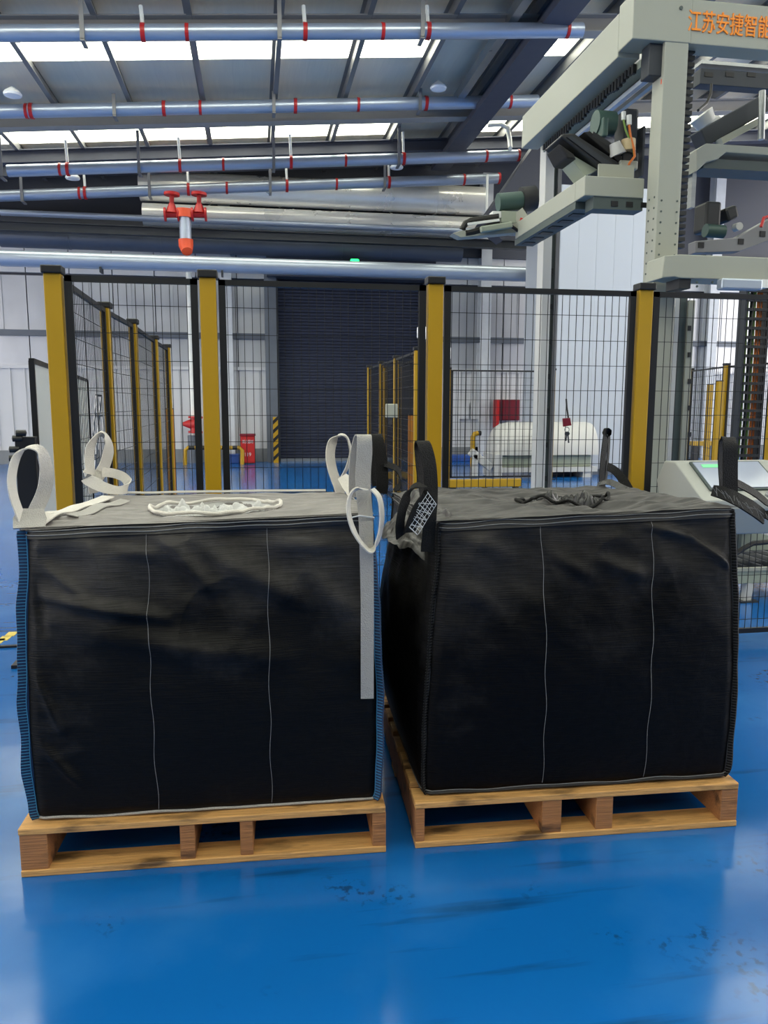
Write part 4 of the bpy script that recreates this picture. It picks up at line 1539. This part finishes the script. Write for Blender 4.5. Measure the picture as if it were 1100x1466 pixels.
    def fin(s, corner, wd, material, direction, stitch=None, name='corner_seam'):
        """a sewn corner flange standing off a vertical edge"""
        N = 60
        q, st = MB(), MB()
        a, b = [], []
        for i in range(N + 1):
            z = s.h * (.004 + .988 * i / N)
            u = corner + 1e-4 if corner > 0 else 1e-4
            p = s.surf(u, z)
            p2 = s.surf((corner - .002) % 4, z)
            p = (p + p2) / 2
            dr = Vector(direction).normalized()
            wv = wd * (1 + .25 * noise.noise(Vector((z * 9, corner, s.seed))))
            p = p + Vector((.006 * noise.noise(Vector((z * 7, corner, 3))), .006 * noise.noise(Vector((z * 6, corner, 8))), 0))
            a.append(s.M @ (p - dr * .012))
            b.append(s.M @ (p + dr * wv))
        n3 = s.M.to_3x3() @ Vector((-direction[1], direction[0], 0)).normalized() * .003
        for i in range(N + 1):
            q.v += [a[i] - n3, b[i] - n3, b[i] + n3, a[i] + n3]
        for i in range(N):
            k = 4 * i
            for j in range(4):
                q.f.append((k + j, k + (j + 1) % 4, k + 4 + (j + 1) % 4, k + 4 + j))
        q.f.append((3, 2, 1, 0)); q.f.append((4 * N, 4 * N + 1, 4 * N + 2, 4 * N + 3))
        fo = q.build(name, material, s.t)
        if stitch:
            M_ = 95
            for i in range(M_):
                t = (i + .5) / M_ * N
                k = int(t)
                f = t - k
                aa, bb = a[k].lerp(a[min(k + 1, N)], f), b[k].lerp(b[min(k + 1, N)], f)
                for sg in (-1, 1):
                    st.bar(aa.lerp(bb, .42) + n3 * 1.3 * sg, aa.lerp(bb, 1.0) + n3 * 1.3 * sg + Vector((0, 0, .002)), .0018, .0018)
            for fr in (.38,):
                for sg in (-1, 1):
                    st.tube([a[i].lerp(b[i], fr) + n3 * 1.35 * sg for i in range(N + 1)], .0016, 4)
            st.build('stitching', stitch, fo, kind='stuff')
        return fo


def fx_(px, W, x0, x1):
    return (px - x0) / (x1 - x0) * W - W / 2


def folds_from(list_, x0, x1, W, y0, y1, h):
    """folds given where the photograph shows them on the front panel -> panel metres"""
    out = []
    for (xa, ya, xb, yb, wd, ht) in list_:
        out.append(((xa - x0) / (x1 - x0) * W - W / 2, (y1 - ya) / (y1 - y0) * h, (xb - x0) / (x1 - x0) * W - W / 2, (y1 - yb) / (y1 - y0) * h, wd, ht))
    return out


lf = folds_from([(70, 800, 130, 850, .022, .014), (75, 850, 240, 885, .026, .02), (120, 900, 400, 950, .05, .016), (170, 790, 235, 800, .03, .012),
                 (240, 775, 300, 850, .03, .016), (300, 800, 420, 870, .05, .02), (380, 790, 500, 800, .04, .014), (60, 960, 90, 1040, .018, .012),
                 (62, 1060, 110, 1125, .02, .012), (430, 840, 510, 900, .04, .01), (64, 830, 75, 900, .02, -.015)], 48, 530, 1.09, 755, 1180, .95)
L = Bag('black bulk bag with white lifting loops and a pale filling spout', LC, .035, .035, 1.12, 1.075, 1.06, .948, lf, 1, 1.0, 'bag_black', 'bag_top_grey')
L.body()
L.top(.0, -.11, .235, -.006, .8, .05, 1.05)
L.spout(.0, -.11, .235, 1.05, 'liner_pale', 'fabric_white', .08, .0065)
L.hem(.915, .946, .003, 'hem_dark', 'top_hem')
L.loopline(.926, .0075, .0017, 'thread', 'hem_stitch', dz=.006)
L.loopline(.938, .0075, .0017, 'thread', 'hem_stitch', dz=.006)
L.loopline(.008, .004, .005, 'fabric_grey', 'foot_piping', dz=.01)
L.seam(fx_(199, 1.06, 27, 527), fx_(219, 1.085, 50, 537), .02, .915)
L.seam(fx_(373, 1.06, 27, 527), fx_(383, 1.085, 50, 537), .02, .915)
L.fin(4.0, .030, 'seam_blue', (-1, -.45, 0), 'thread_blue')
L.fin(1.0, .03, 'seam_blue', (.75, -1, 0), 'thread_blue')
L.fin(2.0, .022, 'seam_blue', (1, 1, 0))
L.fin(3.0, .022, 'seam_blue', (-1, 1, 0))

rf = folds_from([(640, 770, 720, 800, .04, .012), (770, 800, 830, 840, .03, .01), (900, 770, 960, 790, .02, .018), (960, 790, 1040, 850, .016, .02), (640, 830, 700, 870, .04, .008), (840, 815, 900, 840, .03, .012)],
                605, 1047, 1.16, 752, 1140, .95)
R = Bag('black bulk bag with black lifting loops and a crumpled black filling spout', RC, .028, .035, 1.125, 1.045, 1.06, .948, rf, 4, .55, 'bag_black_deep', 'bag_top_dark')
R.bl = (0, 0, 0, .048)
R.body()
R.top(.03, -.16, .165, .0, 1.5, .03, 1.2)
R.spout(.03, -.16, .165, 1.2, 'liner_black', 'strap_black', .085, .006)
R.hem(.915, .946, .003, 'hem_dark', 'top_hem')
R.loopline(.926, .0075, .0013, 'thread', 'hem_stitch', dz=.006)
R.loopline(.940, .0075, .0013, 'thread', 'hem_stitch', dz=.006)
R.loopline(.010, .004, .006, 'hem_dark', 'foot_piping', dz=.012)
R.loopline(.022, .006, .0013, 'thread', 'foot_stitch', dz=.012)
R.seam(fx_(769, 1.1, 622, 1050), fx_(771, 1.155, 603, 1047), .03, .915)
R.seam(fx_(919, 1.1, 622, 1050), fx_(913, 1.155, 603, 1047), .03, .915)
R.fin(4.0, .016, 'strap_black', (-.8, -1, 0), 'thread_dark')
R.fin(1.0, .018, 'strap_black', (.75, -1, 0), 'thread_dark')
R.fin(2.0, .022, 'strap_black', (1, 1, 0))
R.fin(3.0, .022, 'strap_black', (-1, 1, 0))


def strap(bag, pts, wv, wid, material, name='lifting_loop', th=.004, label=None):
    P = [at(*p) for p in pts]
    return MB().ribbon(P, wv, wid, th, 6).build(name, material, bag.t, smooth=True, label=label)


X_, Y_, D_ = (1, 0, 0), (0, 1, 0), (.75, .65, 0)
# left bag, front left loop: a tall ring on a stitched tan patch
y = 2.5
strap(L, [(36, 756, y - .0), (28, 735, y), (19, 708, y), (17, 682, y + .01), (24, 655, y + .03), (40, 642, y + .05), (56, 645, y + .07), (65, 664, y + .1), (66, 690, y + .12), (60, 712, y + .13), (50, 733, y + .13), (46, 750, y + .12)],
      [(.25, 1, 0)] * 5 + [(.2, 1, .2), (.35, 1, 0), (.6, .9, 0), (.9, .5, 0), (.95, .3, 0), (1, .2, 0), (1, .2, 0)], .045, 'fabric_white')
p0 = strap(L, [(45, 729, y + .03), (43, 742, y - .0), (42, 756, y - .035)], [(1, .35, .12)] * 3, [.07, .095, .09], 'fabric_grey', 'stitched_patch', .006, 'tan stitched patch at the foot of the loop')
# white tie tape lying along the left top edge
hx, hy = L.half(L.h)
tp = [L.M @ Vector((-hx + .03 + .035 * i / 6 , -hy + .06 + .8 * i / 6, L.ztop(-hx + .05, -hy + .06 + .8 * i / 6) + .014)) for i in range(7)]
MB().ribbon(tp, (1, .1, -.1), .05, .004, 4).build('edge_tape', 'fabric_white', L.t, smooth=True)
tp = [L.M @ Vector((-hx + .1 + .05 * i / 4, -hy + .18 + .6 * i / 4, L.ztop(-hx + .1, -hy + .18 + .6 * i / 4) + .012)) for i in range(5)]
MB().ribbon(tp, (1, .1, -.25), .04, .003, 4).build('edge_tape', 'fabric_grey', L.t, smooth=True)
tp = [L.M @ Vector((-hx + .1 + (2 * hx - .2) * i / 8, hy - .02, L.ztop(-hx + .1 + (2 * hx - .2) * i / 8, hy - .03) + .012)) for i in range(9)]
MB().ribbon(tp, (0, 1, .3), .022, .003, 3).build('edge_tape', 'fabric_grey', L.t, smooth=True)
# back left: upright ring and a second fold lying to the right
y = 3.42
strap(L, [(134, 706, y), (132, 690, y), (128, 665, y), (129, 642, y), (137, 627, y), (146, 622, y + .02), (154, 631, y + .04), (155, 648, y + .05), (150, 666, y + .05), (142, 680, y + .03), (132, 690, y - .02)],
      [(.6, .8, 0)] * 4 + [(.3, 1, 0)] * 3 + [(.8, .6, 0)] * 4, .05, 'fabric_white')
strap(L, [(146, 676, y), (160, 677, y + .03), (175, 682, y + .03), (183, 690, y + .02), (182, 699, y - .02), (170, 702, y - .05), (152, 699, y - .06), (136, 692, y - .06), (124, 684, y - .05), (128, 675, y - .03)],
      [(.1, .3, 1)] * 3 + [(.3, .5, 1)] * 3 + [(.1, .4, 1)] * 4, [.04] * 5 + [.035, .045, .05, .05, .04], 'fabric_white')
# back right ring
strap(L, [(489, 712, y), (484, 695, y), (476, 672, y), (473, 650, y), (477, 632, y), (487, 624, y), (497, 628, y + .03), (502, 645, y + .05), (499, 664, y + .05), (492, 680, y + .04), (486, 690, y + .02)],
      [(.8, .5, 0)] * 5 + [(.3, 1, 0)] * 3 + [(.4, .9, 0)] * 3, .05, 'fabric_white')
strap(L, [(490, 682, y - .05), (498, 692, y - .08), (507, 706, y - .12)], [(.8, .2, .5)] * 3, [.045, .06, .06], 'fabric_white', 'stitched_patch')
# front right: the upright strap, the ring hanging over the corner and the belt down the edge
y = 2.40
strap(L, [(526, 1000, y - .03), (526, 930, y - .035), (526, 860, y - .035), (525, 790, y - .03), (524, 745, y - .015), (521, 710, y + .02), (520, 680, y + .03), (522, 650, y + .035), (522, 630, y + .04), (521, 623, y + .055), (516, 627, y + .075), (511, 650, y + .09), (508, 680, y + .1), (508, 712, y + .1)],
      [(1, -.12, 0)] * 4 + [(1, .0, 0)] * 5 + [(1, .2, 0)] * 5, [.042, .042, .042, .044, .046, .048, .05, .05, .048, .048, .045, .045, .04, .04], 'fabric_grey')
strap(L, [(521, 700, y - .005), (508, 702, y - .03), (500, 716, y - .05), (500, 738, y - .06), (507, 760, y - .06), (518, 778, y - .06), (529, 787, y - .05), (538, 780, y - .04), (545, 760, y - .03), (547, 735, y - .02), (543, 712, y - .01), (533, 700, y)],
      [(.4, 1, 0)] * 5 + [(.1, 1, .25)] * 2 + [(.5, 1, 0)] * 5, .042, 'fabric_white')
MB().tube([at(503, 741, y - .02), at(515, 738, y - .025), at(536, 741, y - .02)], .0025, 6).build('cross_stitch', 'thread_white', L.t)

# right bag, front left: black strap with white zigzag stitching on a patch
y = 2.42
strap(R, [(612, 790, y), (614, 765, y - .0), (616, 735, y), (617, 700, y + .02), (615, 665, y + .03), (609, 640, y + .04), (604, 632, y + .06), (601, 645, y + .085), (604, 680, y + .1), (609, 715, y + .1)],
      [(1, .1, 0)] * 4 + [(.95, .3, 0)] * 3 + [(.8, .6, 0)] * 3, [.045, .045, .045, .048, .05, .05, .048, .045, .045, .045], 'strap_black')
strap(R, [(606, 694, y - .01), (594, 698, y - .03), (583, 712, y - .05), (576, 732, y - .06), (573, 752, y - .05), (574, 768, y - .03)],
      [(.3, 1, .3)] * 2 + [(.8, .6, .2)] * 4, .04, 'strap_black')
pt = strap(R, [(618, 708, y - .035), (606, 722, y - .045), (594, 742, y - .05), (586, 762, y - .04)], [(.72, .25, .65)] * 4, [.05, .06, .06, .055], 'strap_black', 'stitched_patch', .005)
q = MB()
pa = [at(612, 704, y - .055), at(625, 722, y - .055), at(598, 720, y - .057), at(617, 736, y - .057), at(592, 728, y - .057), at(611, 745, y - .057), at(588, 738, y - .057), at(606, 755, y - .057), at(582, 750, y - .055), at(598, 765, y - .055)]
for a_, b_ in zip(pa[:-1], pa[1:]):
    q.bar(a_, b_, .0016, .0016)
for k in range(9):
    t_ = k / 8
    q.bar(at(613 - 30 * t_, 706 + 46 * t_, y - .0555), at(625 - 27 * t_, 722 + 44 * t_, y - .0555), .0012, .0012)
for k in range(5):
    t_ = k / 4
    q.bar(at(613 + 12 * t_, 706 + 16 * t_, y - .0555), at(583 + 16 * t_, 751 + 14 * t_, y - .0555), .0012, .0012)
q.build('zigzag_stitching', 'thread_white', pt, kind='stuff')
# back left
y = 3.38
strap(R, [(546, 706, y), (548, 690, y), (546, 660, y), (542, 635, y), (539, 622, y + .02), (535, 630, y + .05), (536, 660, y + .07), (541, 695, y + .08)], [(1, .1, 0)] * 4 + [(.9, .4, 0)] * 4, .055, 'strap_black')
strap(R, [(550, 664, y), (560, 667, y), (569, 672, y + .01), (573, 682, y + .01), (572, 693, y), (567, 702, y - .01)], [(.2, .7, .7)] * 6, .036, 'strap_black')
# crumpled gusset at the left shoulder of the right bag
q = MB()
NX, NY = 30, 40
for j in range(NY + 1):
    for i in range(NX + 1):
        u, v = i / NX, j / NY
        hx, hy = R.half(R.h)
        x = -hx - .12 * math.sin(PI * v) * (1 - u) + .06 * u
        yy = -hy + .05 + .85 * v
        z = R.h - .10 + .12 * u + .03 * noise.noise(Vector((u * 3, v * 9, 2))) + .025 * abs(noise.noise(Vector((u * 6, v * 16, 5)))) - .03 * (1 - u)
        q.v.append(R.M @ Vector((x, yy, z)))
for j in range(NY):
    for i in range(NX):
        k = j * (NX + 1) + i
        q.f.append((k, k + 1, k + NX + 2, k + NX + 1))
o = q.build('shoulder_gusset', 'bag_top_dark', R.t)
o.data.polygons.foreach_set('use_smooth', [True] * len(o.data.polygons))
# back right
y = 3.4
strap(R, [(864, 702, y), (862, 685, y), (864, 655, y), (867, 630, y), (868, 619, y + .01), (872, 622, y + .03), (871, 650, y + .05), (867, 690, y + .05)], [(.8, .6, 0)] * 4 + [(.6, .8, 0)] * 4, .05, 'strap_black')
strap(R, [(870, 668, y), (880, 673, y), (890, 684, y - .02), (898, 696, y - .05), (906, 710, y - .08)], [(.3, .4, .9)] * 5, .042, 'strap_black')
strap(R, [(856, 694, y - .02), (872, 690, y - .1), (895, 700, y - .2), (925, 710, y - .35), (960, 716, y - .5)], [(.5, .2, .6)] * 5, .03, 'liner_black', 'edge_tape')
# front right: upright strap and its stitched sleeve sagging outwards
y = 2.44
strap(R, [(1046, 712, y + .02), (1046, 690, y + .02), (1046, 660, y + .02), (1046, 638, y + .02), (1043, 627, y + .04), (1037, 634, y + .06), (1036, 665, y + .08), (1038, 700, y + .08)], [(1, .05, 0)] * 4 + [(.9, .4, 0)] * 4, .058, 'strap_black')
strap(R, [(1020, 702, y), (1036, 706, y - .02), (1056, 715, y - .03), (1078, 728, y - .03), (1094, 740, y - .02)], [(.3, .55, .9)] * 5, [.04, .05, .055, .06, .06], 'strap_black', 'stitched_patch', .006)
strap(R, [(1052, 690, y + .05), (1066, 697, y + .05), (1084, 708, y + .04), (1100, 722, y + .02), (1104, 733, y + .0), (1096, 742, y - .02)], [(.2, .8, .6)] * 6, .05, 'strap_black')
q = MB()
random.seed(3)
for k in range(26):
    a_ = (1022 + 3.0 * k, 697 + 1.55 * k)
    q.bar(at(a_[0] + random.uniform(-3, 3), a_[1] + random.uniform(-2, 2), y - .055), at(a_[0] + random.uniform(2, 9), a_[1] + random.uniform(4, 13), y - .06), .0011, .0011)
q.build('frayed_stitching', 'thread', R.t, kind='stuff')
